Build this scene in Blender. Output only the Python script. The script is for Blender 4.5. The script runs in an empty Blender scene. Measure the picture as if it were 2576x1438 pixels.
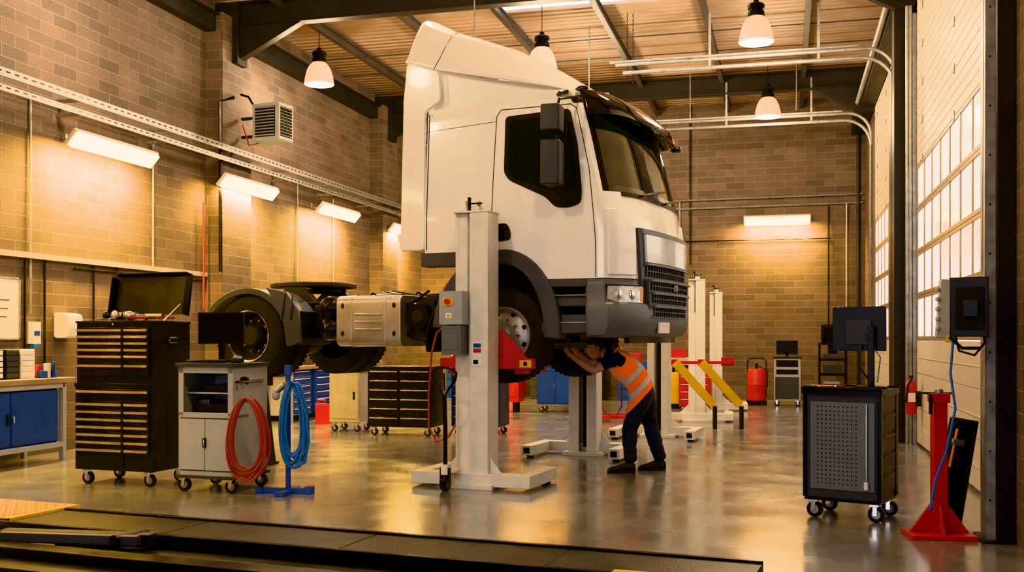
import bpy, bmesh, math, random
from mathutils import Vector, Matrix, Euler
random.seed(7)
sc = bpy.context.scene
rad = math.radians

# ------------------------------------------------------------------ materials
def M(name, col, rough=.5, metal=0., var=.12, scale=5., bump=0., bscale=60., coat=0., spec=.5, es=0., ecol=None, rvar=.06):
    m = bpy.data.materials.new(name); m.use_nodes = True
    nt = m.node_tree; N = nt.nodes; L = nt.links
    p = N['Principled BSDF']
    tc = N.new('ShaderNodeTexCoord')
    no = N.new('ShaderNodeTexNoise'); no.inputs['Scale'].default_value = scale; no.inputs['Detail'].default_value = 6
    L.new(tc.outputs['Object'], no.inputs['Vector'])
    mr = N.new('ShaderNodeMapRange'); mr.inputs[1].default_value = .3; mr.inputs[2].default_value = .7
    mr.inputs[3].default_value = 1-var; mr.inputs[4].default_value = 1+var
    L.new(no.outputs['Fac'], mr.inputs[0])
    hs = N.new('ShaderNodeHueSaturation'); hs.inputs['Color'].default_value = (*col, 1)
    L.new(mr.outputs[0], hs.inputs['Value'])
    L.new(hs.outputs[0], p.inputs['Base Color'])
    mr2 = N.new('ShaderNodeMapRange'); mr2.inputs[1].default_value = .3; mr2.inputs[2].default_value = .7
    mr2.inputs[3].default_value = max(.02, rough-rvar); mr2.inputs[4].default_value = min(1, rough+rvar)
    L.new(no.outputs['Fac'], mr2.inputs[0]); L.new(mr2.outputs[0], p.inputs['Roughness'])
    p.inputs['Metallic'].default_value = metal
    p.inputs['Specular IOR Level'].default_value = spec
    p.inputs['Coat Weight'].default_value = coat
    p.inputs['Coat Roughness'].default_value = .05
    if bump:
        n2 = N.new('ShaderNodeTexNoise'); n2.inputs['Scale'].default_value = bscale; n2.inputs['Detail'].default_value = 4
        L.new(tc.outputs['Object'], n2.inputs['Vector'])
        b = N.new('ShaderNodeBump'); b.inputs['Strength'].default_value = bump; b.inputs['Distance'].default_value = .01
        L.new(n2.outputs['Fac'], b.inputs['Height']); L.new(b.outputs[0], p.inputs['Normal'])
    if es:
        p.inputs['Emission Color'].default_value = (*(ecol or col), 1); p.inputs['Emission Strength'].default_value = es
    return m

def mat_block():
    m = bpy.data.materials.new('concrete_block'); m.use_nodes = True
    nt = m.node_tree; N = nt.nodes; L = nt.links; p = N['Principled BSDF']
    tc = N.new('ShaderNodeTexCoord'); sx = N.new('ShaderNodeSeparateXYZ'); L.new(tc.outputs['Object'], sx.inputs[0])
    ad = N.new('ShaderNodeMath'); ad.operation = 'ADD'; L.new(sx.outputs[0], ad.inputs[0]); L.new(sx.outputs[1], ad.inputs[1])
    cb = N.new('ShaderNodeCombineXYZ'); L.new(ad.outputs[0], cb.inputs[0]); L.new(sx.outputs[2], cb.inputs[1])
    br = N.new('ShaderNodeTexBrick'); L.new(cb.outputs[0], br.inputs['Vector'])
    br.inputs['Scale'].default_value = 1; br.inputs['Brick Width'].default_value = .45; br.inputs['Row Height'].default_value = .155
    br.inputs['Mortar Size'].default_value = .008; br.inputs['Mortar Smooth'].default_value = .25
    br.inputs['Color1'].default_value = (.130, .092, .074, 1); br.inputs['Color2'].default_value = (.074, .058, .051, 1)
    br.inputs['Mortar'].default_value = (.170, .135, .110, 1); br.inputs['Bias'].default_value = -.1
    no = N.new('ShaderNodeTexNoise'); no.inputs['Scale'].default_value = 40; no.inputs['Detail'].default_value = 5; L.new(tc.outputs['Object'], no.inputs['Vector'])
    n2 = N.new('ShaderNodeTexNoise'); n2.inputs['Scale'].default_value = 1.2; n2.inputs['Detail'].default_value = 5; L.new(tc.outputs['Object'], n2.inputs['Vector'])
    ad2 = N.new('ShaderNodeMath'); ad2.operation = 'ADD'; L.new(no.outputs['Fac'], ad2.inputs[0]); L.new(n2.outputs['Fac'], ad2.inputs[1])
    mr = N.new('ShaderNodeMapRange'); mr.inputs[1].default_value = .6; mr.inputs[2].default_value = 1.4; mr.inputs[3].default_value = .62; mr.inputs[4].default_value = 1.35
    L.new(ad2.outputs[0], mr.inputs[0])
    hs = N.new('ShaderNodeHueSaturation'); L.new(br.outputs['Color'], hs.inputs['Color']); L.new(mr.outputs[0], hs.inputs['Value'])
    L.new(hs.outputs[0], p.inputs['Base Color']); p.inputs['Roughness'].default_value = .85
    mul = N.new('ShaderNodeMath'); mul.operation = 'MULTIPLY_ADD'; L.new(br.outputs['Fac'], mul.inputs[0]); mul.inputs[1].default_value = -1.0
    mm = N.new('ShaderNodeMath'); mm.operation = 'MULTIPLY'; L.new(no.outputs['Fac'], mm.inputs[0]); mm.inputs[1].default_value = .5
    L.new(mm.outputs[0], mul.inputs[2])
    b = N.new('ShaderNodeBump'); b.inputs['Strength'].default_value = .7; b.inputs['Distance'].default_value = .012
    L.new(mul.outputs[0], b.inputs['Height']); L.new(b.outputs[0], p.inputs['Normal'])
    return m

def mat_floor():
    m = bpy.data.materials.new('polished_concrete'); m.use_nodes = True
    nt = m.node_tree; N = nt.nodes; L = nt.links; p = N['Principled BSDF']
    tc = N.new('ShaderNodeTexCoord')
    n1 = N.new('ShaderNodeTexNoise'); n1.inputs['Scale'].default_value = .6; n1.inputs['Detail'].default_value = 8; n1.inputs['Roughness'].default_value = .58
    L.new(tc.outputs['Object'], n1.inputs['Vector'])
    cr = N.new('ShaderNodeValToRGB'); cr.color_ramp.elements[0].position = .3; cr.color_ramp.elements[0].color = (.13, .132, .135, 1)
    cr.color_ramp.elements[1].position = .7; cr.color_ramp.elements[1].color = (.25, .25, .25, 1); L.new(n1.outputs['Fac'], cr.inputs[0])
    mp = N.new('ShaderNodeMapping'); mp.inputs['Location'].default_value = (3.1, -8.7+12, 0); L.new(tc.outputs['Object'], mp.inputs[0])
    br = N.new('ShaderNodeTexBrick'); br.offset = 0; br.inputs['Scale'].default_value = 1; br.inputs['Brick Width'].default_value = 6; br.inputs['Row Height'].default_value = 6
    br.inputs['Mortar Size'].default_value = .008; br.inputs['Mortar Smooth'].default_value = 0
    br.inputs['Color1'].default_value = (1, 1, 1, 1); br.inputs['Color2'].default_value = (.95, .95, .95, 1); br.inputs['Mortar'].default_value = (.3, .3, .3, 1)
    L.new(mp.outputs[0], br.inputs['Vector'])
    n3 = N.new('ShaderNodeTexNoise'); n3.inputs['Scale'].default_value = 1.6; n3.inputs['Detail'].default_value = 10; n3.inputs['Roughness'].default_value = .6; L.new(tc.outputs['Object'], n3.inputs['Vector'])
    cs = N.new('ShaderNodeValToRGB'); cs.color_ramp.elements[0].position = .30; cs.color_ramp.elements[0].color = (.55, .53, .51, 1); cs.color_ramp.elements[1].position = .46; L.new(n3.outputs['Fac'], cs.inputs[0])
    mx = N.new('ShaderNodeMix'); mx.data_type = 'RGBA'; mx.blend_type = 'MULTIPLY'; mx.inputs[0].default_value = 1
    L.new(cr.outputs[0], mx.inputs[6]); L.new(br.outputs['Color'], mx.inputs[7])
    mx2 = N.new('ShaderNodeMix'); mx2.data_type = 'RGBA'; mx2.blend_type = 'MULTIPLY'; mx2.inputs[0].default_value = .7
    L.new(mx.outputs[2], mx2.inputs[6]); L.new(cs.outputs[0], mx2.inputs[7])
    L.new(mx2.outputs[2], p.inputs['Base Color'])
    n4 = N.new('ShaderNodeTexNoise'); n4.inputs['Scale'].default_value = 2.2; n4.inputs['Detail'].default_value = 8; L.new(tc.outputs['Object'], n4.inputs['Vector'])
    mr = N.new('ShaderNodeMapRange'); mr.inputs[1].default_value = .3; mr.inputs[2].default_value = .7; mr.inputs[3].default_value = .15; mr.inputs[4].default_value = .32
    L.new(n4.outputs['Fac'], mr.inputs[0]); L.new(mr.outputs[0], p.inputs['Roughness'])
    mr5 = N.new('ShaderNodeMapRange'); mr5.inputs[1].default_value = .3; mr5.inputs[2].default_value = .7; mr5.inputs[3].default_value = .08; mr5.inputs[4].default_value = .20
    L.new(n4.outputs['Fac'], mr5.inputs[0]); L.new(mr5.outputs[0], p.inputs['Coat Roughness'])
    p.inputs['Specular IOR Level'].default_value = .6
    p.inputs['Coat Weight'].default_value = .6
    return m

def mat_glass(name, tint, refl=.12, ior=1.5):
    m = bpy.data.materials.new(name); m.use_nodes = True
    nt = m.node_tree; N = nt.nodes; L = nt.links
    for n in list(N):
        if n.type != 'OUTPUT_MATERIAL': N.remove(n)
    o = [n for n in N if n.type == 'OUTPUT_MATERIAL'][0]
    t = N.new('ShaderNodeBsdfTransparent'); t.inputs[0].default_value = (*tint, 1)
    g = N.new('ShaderNodeBsdfGlossy'); g.inputs['Roughness'].default_value = .03
    f = N.new('ShaderNodeFresnel'); f.inputs[0].default_value = ior
    a = N.new('ShaderNodeMath'); a.operation = 'ADD'; a.inputs[1].default_value = refl; L.new(f.outputs[0], a.inputs[0])
    mx = N.new('ShaderNodeMixShader'); L.new(a.outputs[0], mx.inputs[0]); L.new(t.outputs[0], mx.inputs[1]); L.new(g.outputs[0], mx.inputs[2])
    L.new(mx.outputs[0], o.inputs[0])
    return m

AX0 = (.09, 0., .86); AXL = math.hypot(.42, .41); AXD = (-.42/AXL, 0., .41/AXL)
def mat_cloth():
    # workwear: navy trousers/shirt with an orange hi-vis vest and two silver hoops + shoulder bands, laid out in the garment's own space
    m = bpy.data.materials.new('workwear_hi_vis'); m.use_nodes = True
    nt = m.node_tree; N = nt.nodes; L = nt.links; p = N['Principled BSDF']
    tc = N.new('ShaderNodeTexCoord')
    def math_(op, a, b=None):
        n = N.new('ShaderNodeMath'); n.operation = op
        for i, v in enumerate((a, b)):
            if v is None: continue
            if isinstance(v, (int, float)): n.inputs[i].default_value = v
            else: L.new(v, n.inputs[i])
        return n.outputs[0]
    sx = N.new('ShaderNodeSeparateXYZ'); L.new(tc.outputs['Object'], sx.inputs[0])
    vd = N.new('ShaderNodeVectorMath'); vd.operation = 'DOT_PRODUCT'; L.new(tc.outputs['Object'], vd.inputs[0]); vd.inputs[1].default_value = AXD
    h = math_('SUBTRACT', vd.outputs['Value'], AX0[0]*AXD[0]+AX0[2]*AXD[2]); ay = math_('ABSOLUTE', sx.outputs[1])
    def band(v, c, w): return math_('LESS_THAN', math_('ABSOLUTE', math_('SUBTRACT', v, c)), w)
    vest = math_('MULTIPLY', math_('GREATER_THAN', h, .03), math_('MULTIPLY', math_('LESS_THAN', h, .60), math_('LESS_THAN', ay, .212)))
    vert = math_('MULTIPLY', math_('GREATER_THAN', h, .27), band(ay, .10, .026))
    sil = math_('MULTIPLY', vest, math_('MAXIMUM', math_('MAXIMUM', band(h, .12, .026), band(h, .26, .026)), vert))
    mx = N.new('ShaderNodeMix'); mx.data_type = 'RGBA'; L.new(vest, mx.inputs[0]); mx.inputs[6].default_value = (.010, .016, .032, 1); mx.inputs[7].default_value = (1, .15, .01, 1)
    mx2 = N.new('ShaderNodeMix'); mx2.data_type = 'RGBA'; L.new(sil, mx2.inputs[0]); L.new(mx.outputs[2], mx2.inputs[6]); mx2.inputs[7].default_value = (.60, .59, .55, 1)
    L.new(mx2.outputs[2], p.inputs['Base Color']); p.inputs['Roughness'].default_value = .7
    p.inputs['Emission Color'].default_value = (1, .16, .01, 1); L.new(math_('MULTIPLY', math_('SUBTRACT', vest, sil), .10), p.inputs['Emission Strength'])  # faint glow added to the orange cloth, beyond the light falling on it
    no = N.new('ShaderNodeTexNoise'); no.inputs['Scale'].default_value = 22; no.inputs['Detail'].default_value = 4; L.new(tc.outputs['Object'], no.inputs['Vector'])
    b = N.new('ShaderNodeBump'); b.inputs['Strength'].default_value = .7; b.inputs['Distance'].default_value = .012; L.new(no.outputs['Fac'], b.inputs['Height']); L.new(b.outputs[0], p.inputs['Normal'])
    return m

BLOCK = mat_block(); FLOOR = mat_floor(); CLOTH = mat_cloth()
WHITE = M('cab_paint_white', (.84, .82, .77), .2, coat=.8, var=.02, rvar=.03)
GREYPL = M('grey_plastic', (.066, .075, .088), .42, var=.12, spec=.35)
GREYL = M('light_grey_plastic', (.12, .135, .152), .40, var=.08, spec=.4)
BLK = M('black_satin', (.006, .006, .007), .24, var=.3, spec=.22)
BLKG = M('black_gloss', (.006, .006, .009), .08, coat=.6, var=.1, rvar=.02)
BLKM = M('black_matte', (.009, .009, .009), .7, var=.3, bump=.2, spec=.2)
RUB = M('tyre_rubber', (.013, .012, .012), .75, var=.35, scale=9, bump=.3, bscale=40, spec=.25)
CHAS = M('chassis_dark_steel', (.025, .023, .022), .5, .2, var=.4, scale=8, bump=.3, spec=.3)
ALU = M('tank_aluminium', (.50, .47, .43), .34, .75, var=.12, scale=4, bump=.05)
CHR = M('chrome', (.75, .74, .72), .15, 1., var=.05)
GOLDT = M('drawer_trim_metal', (.85, .68, .42), .25, .9, var=.08)
GALV = M('galvanised_steel', (.27, .27, .265), .42, .6, var=.22, scale=12)
CREAM = M('lift_cream_paint', (.66, .64, .57), .38, var=.08, scale=7, bump=.05)
RED = M('red_paint', (.40, .010, .014), .35, var=.12)
REDH = M('red_hose', (.27, .028, .02), .5, var=.15)
BLUE = M('blue_paint', (.007, .05, .25), .38, var=.12)
BLUEH = M('blue_hose', (.013, .12, .37), .42, var=.12)
YEL = M('yellow_paint', (.60, .37, .003), .8, var=.12, bump=.4, bscale=45, spec=.1)
LGREY = M('cart_grey_paint', (.31, .33, .335), .42, var=.06)
DGREY = M('cart_dark_grey', (.036, .044, .053), .45, var=.12, spec=.35)
MGREY = M('mid_grey_paint', (.11, .127, .14), .42, var=.08)
STEEL = M('structural_steel_dark', (.014, .015, .018), .5, .1, var=.25, scale=3, spec=.3)
STEELB = M('purlin_steel', (.06, .058, .056), .5, .3, var=.25, scale=3)
PANEL = M('door_panel', (.52, .46, .37), .45, var=.06)
DFRAME = M('door_frame_metal', (.34, .25, .15), .4, .5, var=.15)
WOOD = M('bench_top', (.25, .19, .13), .5, var=.2)
SKIN = M('skin', (.52, .27, .17), .5, var=.1, scale=20)
NAVY = M('navy_cloth', (.010, .016, .032), .85, var=.35, scale=14, bump=.6, bscale=25)
HAIR = M('hair', (.035, .02, .012), .7, var=.3, scale=60, bump=.6, bscale=120)
SHOE = M('shoe_leather', (.008, .008, .008), .5, var=.2, spec=.3)
EYEW = M('eye_white', (.8, .78, .74), .3)
LIP = M('lip', (.40, .15, .11), .5)
PAPER = M('paper_white', (.75, .73, .68), .6, var=.03)
SILVP = M('silver_insert', (.62, .62, .60), .22, .3, coat=.5, var=.03)
HLAMP = M('headlamp_lens', (.62, .62, .60), .10, .3, coat=1., var=.25, scale=26)
AMB = M('amber_lens', (.9, .30, .02), .2)
PLAST = M('beige_plastic', (.38, .35, .29), .5)
SCR = M('screen_black', (.004, .004, .005), .12, var=.1, rvar=.02, spec=.3)
DUST = M('dusty_steel_deck', (.012, .012, .012), .4, .1, var=.5, scale=4, bump=.3, spec=.25)
LITE = M('tube_diffuser', (1, .9, .7), .4, es=11, ecol=(1, .78, .38), var=0)
LITER = M('fitting_rim', (.65, .55, .40), .4)
BULB = M('bulb_glow', (1, .8, .5), .4, es=22, ecol=(1, .70, .30), var=0)
SHADE = M('prismatic_shade', (.95, .65, .30), .25, es=2.1, ecol=(1, .50, .10), var=.0)
SKYL = M('emissive_skylight_sheet', (.9, .92, 1), .5, es=3, ecol=(.9, .95, 1), var=0)  # sheet glows by itself in place of sky light coming through
PANE = M('emissive_daylight_pane', (.6, .62, .64), .12, var=.06, es=.85, ecol=(.88, .90, .96), scale=1.5)  # opaque panes that emit; outside daylight is put into their own glow
DGL = M('opaque_dark_pane', (.010, .013, .013), .05, spec=.6, var=.3, scale=2, rvar=.01)  # opaque; the dim cab interior behind is put into this dark colour
WGL = mat_glass('windscreen_glass', (.72, .80, .70), .02)
SEAT = M('seat_fabric', (.07, .07, .075), .8)
INT = M('cab_trim_interior', (.28, .30, .26), .7)
LITW = M('wheel_rim_paint', (.42, .41, .40), .4, .5, var=.15)
GAP = M('panel_gap', (.05, .048, .045), .8)
GRD = M('asphalt', (.20, .20, .20), .8)

def mat_ceiling():
    m = bpy.data.materials.new('corrugated_sheet'); m.use_nodes = True
    nt = m.node_tree; N = nt.nodes; L = nt.links; p = N['Principled BSDF']
    tc = N.new('ShaderNodeTexCoord'); sx = N.new('ShaderNodeSeparateXYZ'); L.new(tc.outputs['Object'], sx.inputs[0])
    mu = N.new('ShaderNodeMath'); mu.operation = 'MULTIPLY'; mu.inputs[1].default_value = 2*math.pi/.2; L.new(sx.outputs[1], mu.inputs[0])
    sn = N.new('ShaderNodeMath'); sn.operation = 'SINE'; L.new(mu.outputs[0], sn.inputs[0])
    no = N.new('ShaderNodeTexNoise'); no.inputs['Scale'].default_value = 1.5; no.inputs['Detail'].default_value = 6; L.new(tc.outputs['Object'], no.inputs['Vector'])
    cr = N.new('ShaderNodeValToRGB'); cr.color_ramp.elements[0].position = .3; cr.color_ramp.elements[0].color = (.32, .225, .155, 1); cr.color_ramp.elements[1].position = .7; cr.color_ramp.elements[1].color = (.45, .33, .24, 1)
    L.new(no.outputs['Fac'], cr.inputs[0]); L.new(cr.outputs[0], p.inputs['Base Color'])
    b = N.new('ShaderNodeBump'); b.inputs['Strength'].default_value = .8; b.inputs['Distance'].default_value = .03
    L.new(sn.outputs[0], b.inputs['Height']); L.new(b.outputs[0], p.inputs['Normal']); p.inputs['Roughness'].default_value = .6
    return m
CEIL = mat_ceiling()

# ------------------------------------------------------------------ builder
class B:
    def __init__(s, name): s.name = name; s.bm = bmesh.new(); s.mats = []
    def mi(s, m):
        if m not in s.mats: s.mats.append(m)
        return s.mats.index(m)
    def f(s, vs, m):
        try:
            fc = s.bm.faces.new(vs); fc.material_index = s.mi(m); return fc
        except ValueError: return None
    def box(s, c, sz, m, rot=(0, 0, 0)):
        R = Euler([rad(a) for a in rot]).to_matrix(); c = Vector(c)
        v = [s.bm.verts.new(c + R @ Vector((x*sz[0]/2, y*sz[1]/2, z*sz[2]/2))) for x in (-1, 1) for y in (-1, 1) for z in (-1, 1)]
        for q in ((0, 1, 3, 2), (4, 6, 7, 5), (0, 4, 5, 1), (2, 3, 7, 6), (0, 2, 6, 4), (1, 5, 7, 3)): s.f([v[i] for i in q], m)
    def bb(s, x0, x1, y0, y1, z0, z1, m): s.box(((x0+x1)/2, (y0+y1)/2, (z0+z1)/2), (abs(x1-x0), abs(y1-y0), abs(z1-z0)), m)
    def cyl(s, p1, p2, r, m, r2=None, n=24, caps=True):
        p1 = Vector(p1); p2 = Vector(p2); r2 = r if r2 is None else r2
        d = (p2-p1).normalized(); a = d.orthogonal().normalized(); b = d.cross(a)
        A = [s.bm.verts.new(p1+(a*math.cos(t)+b*math.sin(t))*r) for t in [2*math.pi*i/n for i in range(n)]]
        C = [s.bm.verts.new(p2+(a*math.cos(t)+b*math.sin(t))*r2) for t in [2*math.pi*i/n for i in range(n)]]
        for i in range(n): s.f([A[i], A[(i+1) % n], C[(i+1) % n], C[i]], m)
        if caps: s.f(A[::-1], m); s.f(C, m)
    def tube(s, pts, r, m, n=8, closed=False):
        P = [Vector(p) for p in pts]; k = len(P); rings = []; prev = None
        for i in range(k):
            if closed: d = P[(i+1) % k]-P[i-1]
            else: d = P[min(i+1, k-1)]-P[max(i-1, 0)]
            d.normalize()
            if prev is None: a = d.orthogonal().normalized()
            else:
                a = prev-d*prev.dot(d)
                a = a.normalized() if a.length > 1e-6 else d.orthogonal().normalized()
            prev = a; b = d.cross(a)
            rings.append([s.bm.verts.new(P[i]+(a*math.cos(2*math.pi*j/n)+b*math.sin(2*math.pi*j/n))*r) for j in range(n)])
        for i in range(k if closed else k-1):
            A = rings[i]; C = rings[(i+1) % k]
            for j in range(n): s.f([A[j], A[(j+1) % n], C[(j+1) % n], C[j]], m)
        if not closed: s.f(rings[0][::-1], m); s.f(rings[-1], m)
    def prism(s, pts, ax, a, b, m):
        def mk(p, t):
            if ax == 'y': return (p[0], t, p[1])
            if ax == 'x': return (t, p[0], p[1])
            return (p[0], p[1], t)
        A = [s.bm.verts.new(mk(p, a)) for p in pts]; C = [s.bm.verts.new(mk(p, b)) for p in pts]; n = len(pts)
        for i in range(n): s.f([A[i], A[(i+1) % n], C[(i+1) % n], C[i]], m)
        s.f(A[::-1], m); s.f(C, m)
    def lathe(s, prof, c, d, m, n=40, ms=None):
        c = Vector(c); d = Vector(d).normalized(); a = d.orthogonal().normalized(); b = d.cross(a); rings = []
        for (r, t) in prof:
            rings.append([s.bm.verts.new(c+d*t+(a*math.cos(2*math.pi*j/n)+b*math.sin(2*math.pi*j/n))*max(r, .0005)) for j in range(n)])
        for i in range(len(rings)-1):
            for j in range(n): s.f([rings[i][j], rings[i][(j+1) % n], rings[i+1][(j+1) % n], rings[i+1][j]], (ms[i] if ms else m))
    def grid(s, fn, nu, nv, m):
        V = [[s.bm.verts.new(fn(i/nu, j/nv)) for j in range(nv+1)] for i in range(nu+1)]
        for i in range(nu):
            for j in range(nv): s.f([V[i][j], V[i+1][j], V[i+1][j+1], V[i][j+1]], m)
    def sph(s, c, r, m, n=16, rot=(0, 0, 0)):
        if not hasattr(r, '__len__'): r = (r, r, r)
        R = Euler([rad(a) for a in rot]).to_matrix(); c = Vector(c)
        rings = []
        for i in range(n+1):
            ph = math.pi*i/n
            rings.append([s.bm.verts.new(c+R @ Vector((r[0]*math.sin(ph)*math.cos(t), r[1]*math.sin(ph)*math.sin(t), r[2]*math.cos(ph)))) for t in [2*math.pi*j/(n*2) for j in range(n*2)]])
        for i in range(n):
            for j in range(n*2): s.f([rings[i][j], rings[i+1][j], rings[i+1][(j+1) % (n*2)], rings[i][(j+1) % (n*2)]], m)
    def castor(s, x, y, r=.055, top=.15, col=None):
        col = col or BLK
        s.cyl((x+.02, y-.018, r), (x+.02, y+.018, r), r, col)
        s.cyl((x+.02, y-.021, r), (x+.02, y+.021, r), r*.55, GALV)
        s.box((x+.012, y-.026, r+.03), (.035, .005, .085), CHR); s.box((x+.012, y+.026, r+.03), (.035, .005, .085), CHR)
        s.box((x+.008, y, top-.02), (.07, .075, .02), CHR); s.cyl((x, y, top-.03), (x, y, top+.005), .02, CHR, n=12)
    def done(s, loc=(0, 0, 0), rz=0., parent=None, bevel=0., ang=38, dbl=True, solid=0., segs=2, recalc=True):
        if dbl: bmesh.ops.remove_doubles(s.bm, verts=s.bm.verts, dist=.00005)
        if recalc: bmesh.ops.recalc_face_normals(s.bm, faces=s.bm.faces)
        me = bpy.data.meshes.new(s.name); s.bm.to_mesh(me); s.bm.free()
        for m in s.mats: me.materials.append(m)
        me.shade_smooth(); me.set_sharp_from_angle(angle=rad(ang))
        o = bpy.data.objects.new(s.name, me); sc.collection.objects.link(o)
        o.location = loc; o.rotation_euler = (0, 0, rad(rz)); o.parent = parent
        if solid:
            md = o.modifiers.new('solid', 'SOLIDIFY'); md.thickness = solid; md.offset = 0
        if bevel:
            md = o.modifiers.new('bevel', 'BEVEL'); md.width = bevel; md.segments = segs; md.limit_method = 'ANGLE'; md.angle_limit = rad(50); md.harden_normals = False
        return o
def empty(name, loc, rz=0):
    e = bpy.data.objects.new(name, None); sc.collection.objects.link(e); e.location = loc; e.rotation_euler = (0, 0, rad(rz)); e.empty_display_size = .2; return e
def interp(T, x):
    if x <= T[0][0]: return T[0][1]
    for (a, b), (c, d) in zip(T, T[1:]):
        if x <= c: return b+(d-b)*(x-a)/(c-a)
    return T[-1][1]

# ------------------------------------------------------------------ camera
H = 1.45; YAW = 14.8
cam = bpy.data.cameras.new('camera'); co = bpy.data.objects.new('camera', cam); sc.collection.objects.link(co)
co.location = (0, 0, H); co.rotation_euler = (rad(90), 0, rad(YAW)); cam.sensor_width = 36; cam.lens = 36.45; cam.shift_y = .0509; cam.clip_start = .05
sc.camera = co
try: sc.view_settings.view_transform = 'Khronos PBR Neutral'; sc.view_settings.exposure = .15
except Exception: pass

# ------------------------------------------------------------------ shell
XL, XR, YB, ZC = -9.0, 1.75, 25.0, 7.0
b = B('floor'); b.bb(XL-.3, XR+.35, -2.3, YB+.3, -.2, 0, FLOOR); b.done()
b = B('ground_outside'); b.bb(-40, 40, -40, 60, -.5, -.21, GRD); b.done()
b = B('wall_left'); b.bb(XL-.3, XL, -2.3, YB+.3, 0, ZC, BLOCK)
for y0, y1 in ((1.2, 2.1), (8.0, 8.9), (14.8, 15.7), (21.6, 22.5)): b.bb(XL, XL+.32, y0, y1, 0, ZC-.35, BLOCK)
b.done()
b = B('wall_back'); b.bb(XL, XR, YB, YB+.3, 0, ZC, BLOCK); b.done()
b = B('wall_front'); b.bb(XL, -7.6, -2.3, -2.0, 0, ZC, BLOCK); b.bb(.4, 1.57, -2.3, -2.0, 0, ZC, BLOCK); b.bb(-7.6, .4, -2.3, -2.0, 4.6, ZC, BLOCK); b.done()  # unseen; partly closes the open end, opening sized to limit sky fill
b = B('wall_right')
b.bb(1.57, 2.1, -2.3, 8.0, 0, ZC, BLOCK); b.bb(XR, 2.1, 8.0, 8.6, 0, ZC, BLOCK)
b.bb(XR, 2.1, 15.1, 17.2, 0, ZC, BLOCK); b.bb(XR, 2.1, 22, YB+.3, 0, ZC, BLOCK)
b.bb(XR, 2.1, 8.6, 15.1, 6.1, ZC, STEEL); b.bb(XR, 2.1, 17.2, 22, 6.1, ZC, STEEL); b.done()
b = B('ceiling'); b.bb(XL-.3, XR+.35, -2.3, 15.5, ZC, ZC+.15, CEIL); b.bb(XL-.3, XR+.35, 17.1, YB+.3, ZC, ZC+.15, CEIL)
b.bb(XL-.3, -4.7, 15.5, 17.1, ZC, ZC+.15, CEIL); b.bb(-2.0, XR+.35, 15.5, 17.1, ZC, ZC+.15, CEIL); b.done()
b = B('skylight'); b.bb(-4.7, -2.0, 15.5, 17.1, ZC+.05, ZC+.08, SKYL); b.done()

def beam_i(b, x0, x1, y, z0, z1, w=.2, m=STEEL):
    b.bb(x0, x1, y-w/2, y+w/2, z1-.03, z1, m); b.bb(x0, x1, y-w/2, y+w/2, z0, z0+.03, m); b.bb(x0, x1, y-.012, y+.012, z0+.03, z1-.03, m)
for fy in (1.6, 8.4, 15.25, 22.05):
    b = B('roof_beam'); beam_i(b, XL+.02, XR, fy, 6.52, 6.92)
    b.prism([(XL+.02, 5.95), (XL+.34, 5.95), (XL+1.5, 6.52), (XL+.02, 6.52)], 'y', fy-.08, fy+.08, STEEL)
    b.prism([(XR-.02, 6.0), (XR-.3, 6.0), (XR-1.3, 6.52), (XR-.02, 6.52)], 'y', fy-.08, fy+.08, STEEL)
    b.bb(XL+.02, XL+.42, fy-.16, fy+.16, 5.9, 6.9, STEEL)
    b.done(bevel=.006)
b = B('roof_purlins')
for x in (-7.85, -6.2, -4.6, -2.97, -1.3, .35):
    b.bb(x-.045, x+.045, -1.5, YB, 6.92, 6.94, STEELB); b.bb(x-.006, x+.006, -1.5, YB, 6.8, 6.99, STEELB); b.bb(x-.045, x+.045, -1.5, YB, 6.78, 6.80, STEELB)
for y in (18.6, 19.9): b.bb(XL+.1, XR-.1, y-.01, y+.01, 6.86, 6.88, STEELB)
b.done()
b = B('eave_beam'); b.bb(XL+.02, XL+.2, -1, YB, 6.35, 6.6, STEEL); b.bb(XL+.02, XL+.28, -1, YB, 6.6, 6.63, STEEL); b.done()
b = B('eave_beam'); b.bb(1.45, 1.72, 8.2, YB, 6.1, 6.45, STEEL); b.cyl((1.4, 8.6, 6.2), (1.4, 22.4, 6.2), .05, GALV); b.done()

b = B('steel_column'); b.bb(1.45, 1.74, 15.25, 15.3, 0, 6.1, STEEL); b.bb(1.45, 1.48, 15.3, 15.6, 0, 6.1, STEEL); b.bb(1.45, 1.74, 15.6, 15.64, 0, 6.1, STEEL); b.bb(1.55, 1.74, 15.7, 17.1, 0, 5.0, STEEL)
b.bb(1.68, 1.745, 15.12, 15.24, 0, 5.9, GALV); b.done(bevel=.004)
b = B('steel_column'); b.bb(1.37, 1.385, 7.98, 8.16, 0, 6.4, GALV); b.bb(1.37, 1.44, 7.98, 7.995, 0, 6.4, GALV); b.bb(1.445, 1.565, 7.96, 8.0, 0, 6.4, STEEL); b.bb(1.445, 1.46, 8.0, 8.25, 0, 6.4, STEEL); b.bb(1.445, 1.565, 8.25, 8.28, 0, 6.4, STEEL)
b.bb(1.40, 1.43, 8.3, 8.36, 0, 6.4, GALV)
for z in [i*.35+.3 for i in range(17)]: b.cyl((1.40, 7.975, z), (1.40, 7.985, z), .008, STEEL, n=8)
b.bb(1.34, 1.565, 7.93, 8.3, 0, .02, STEEL)
b.done(bevel=.003)

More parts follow.
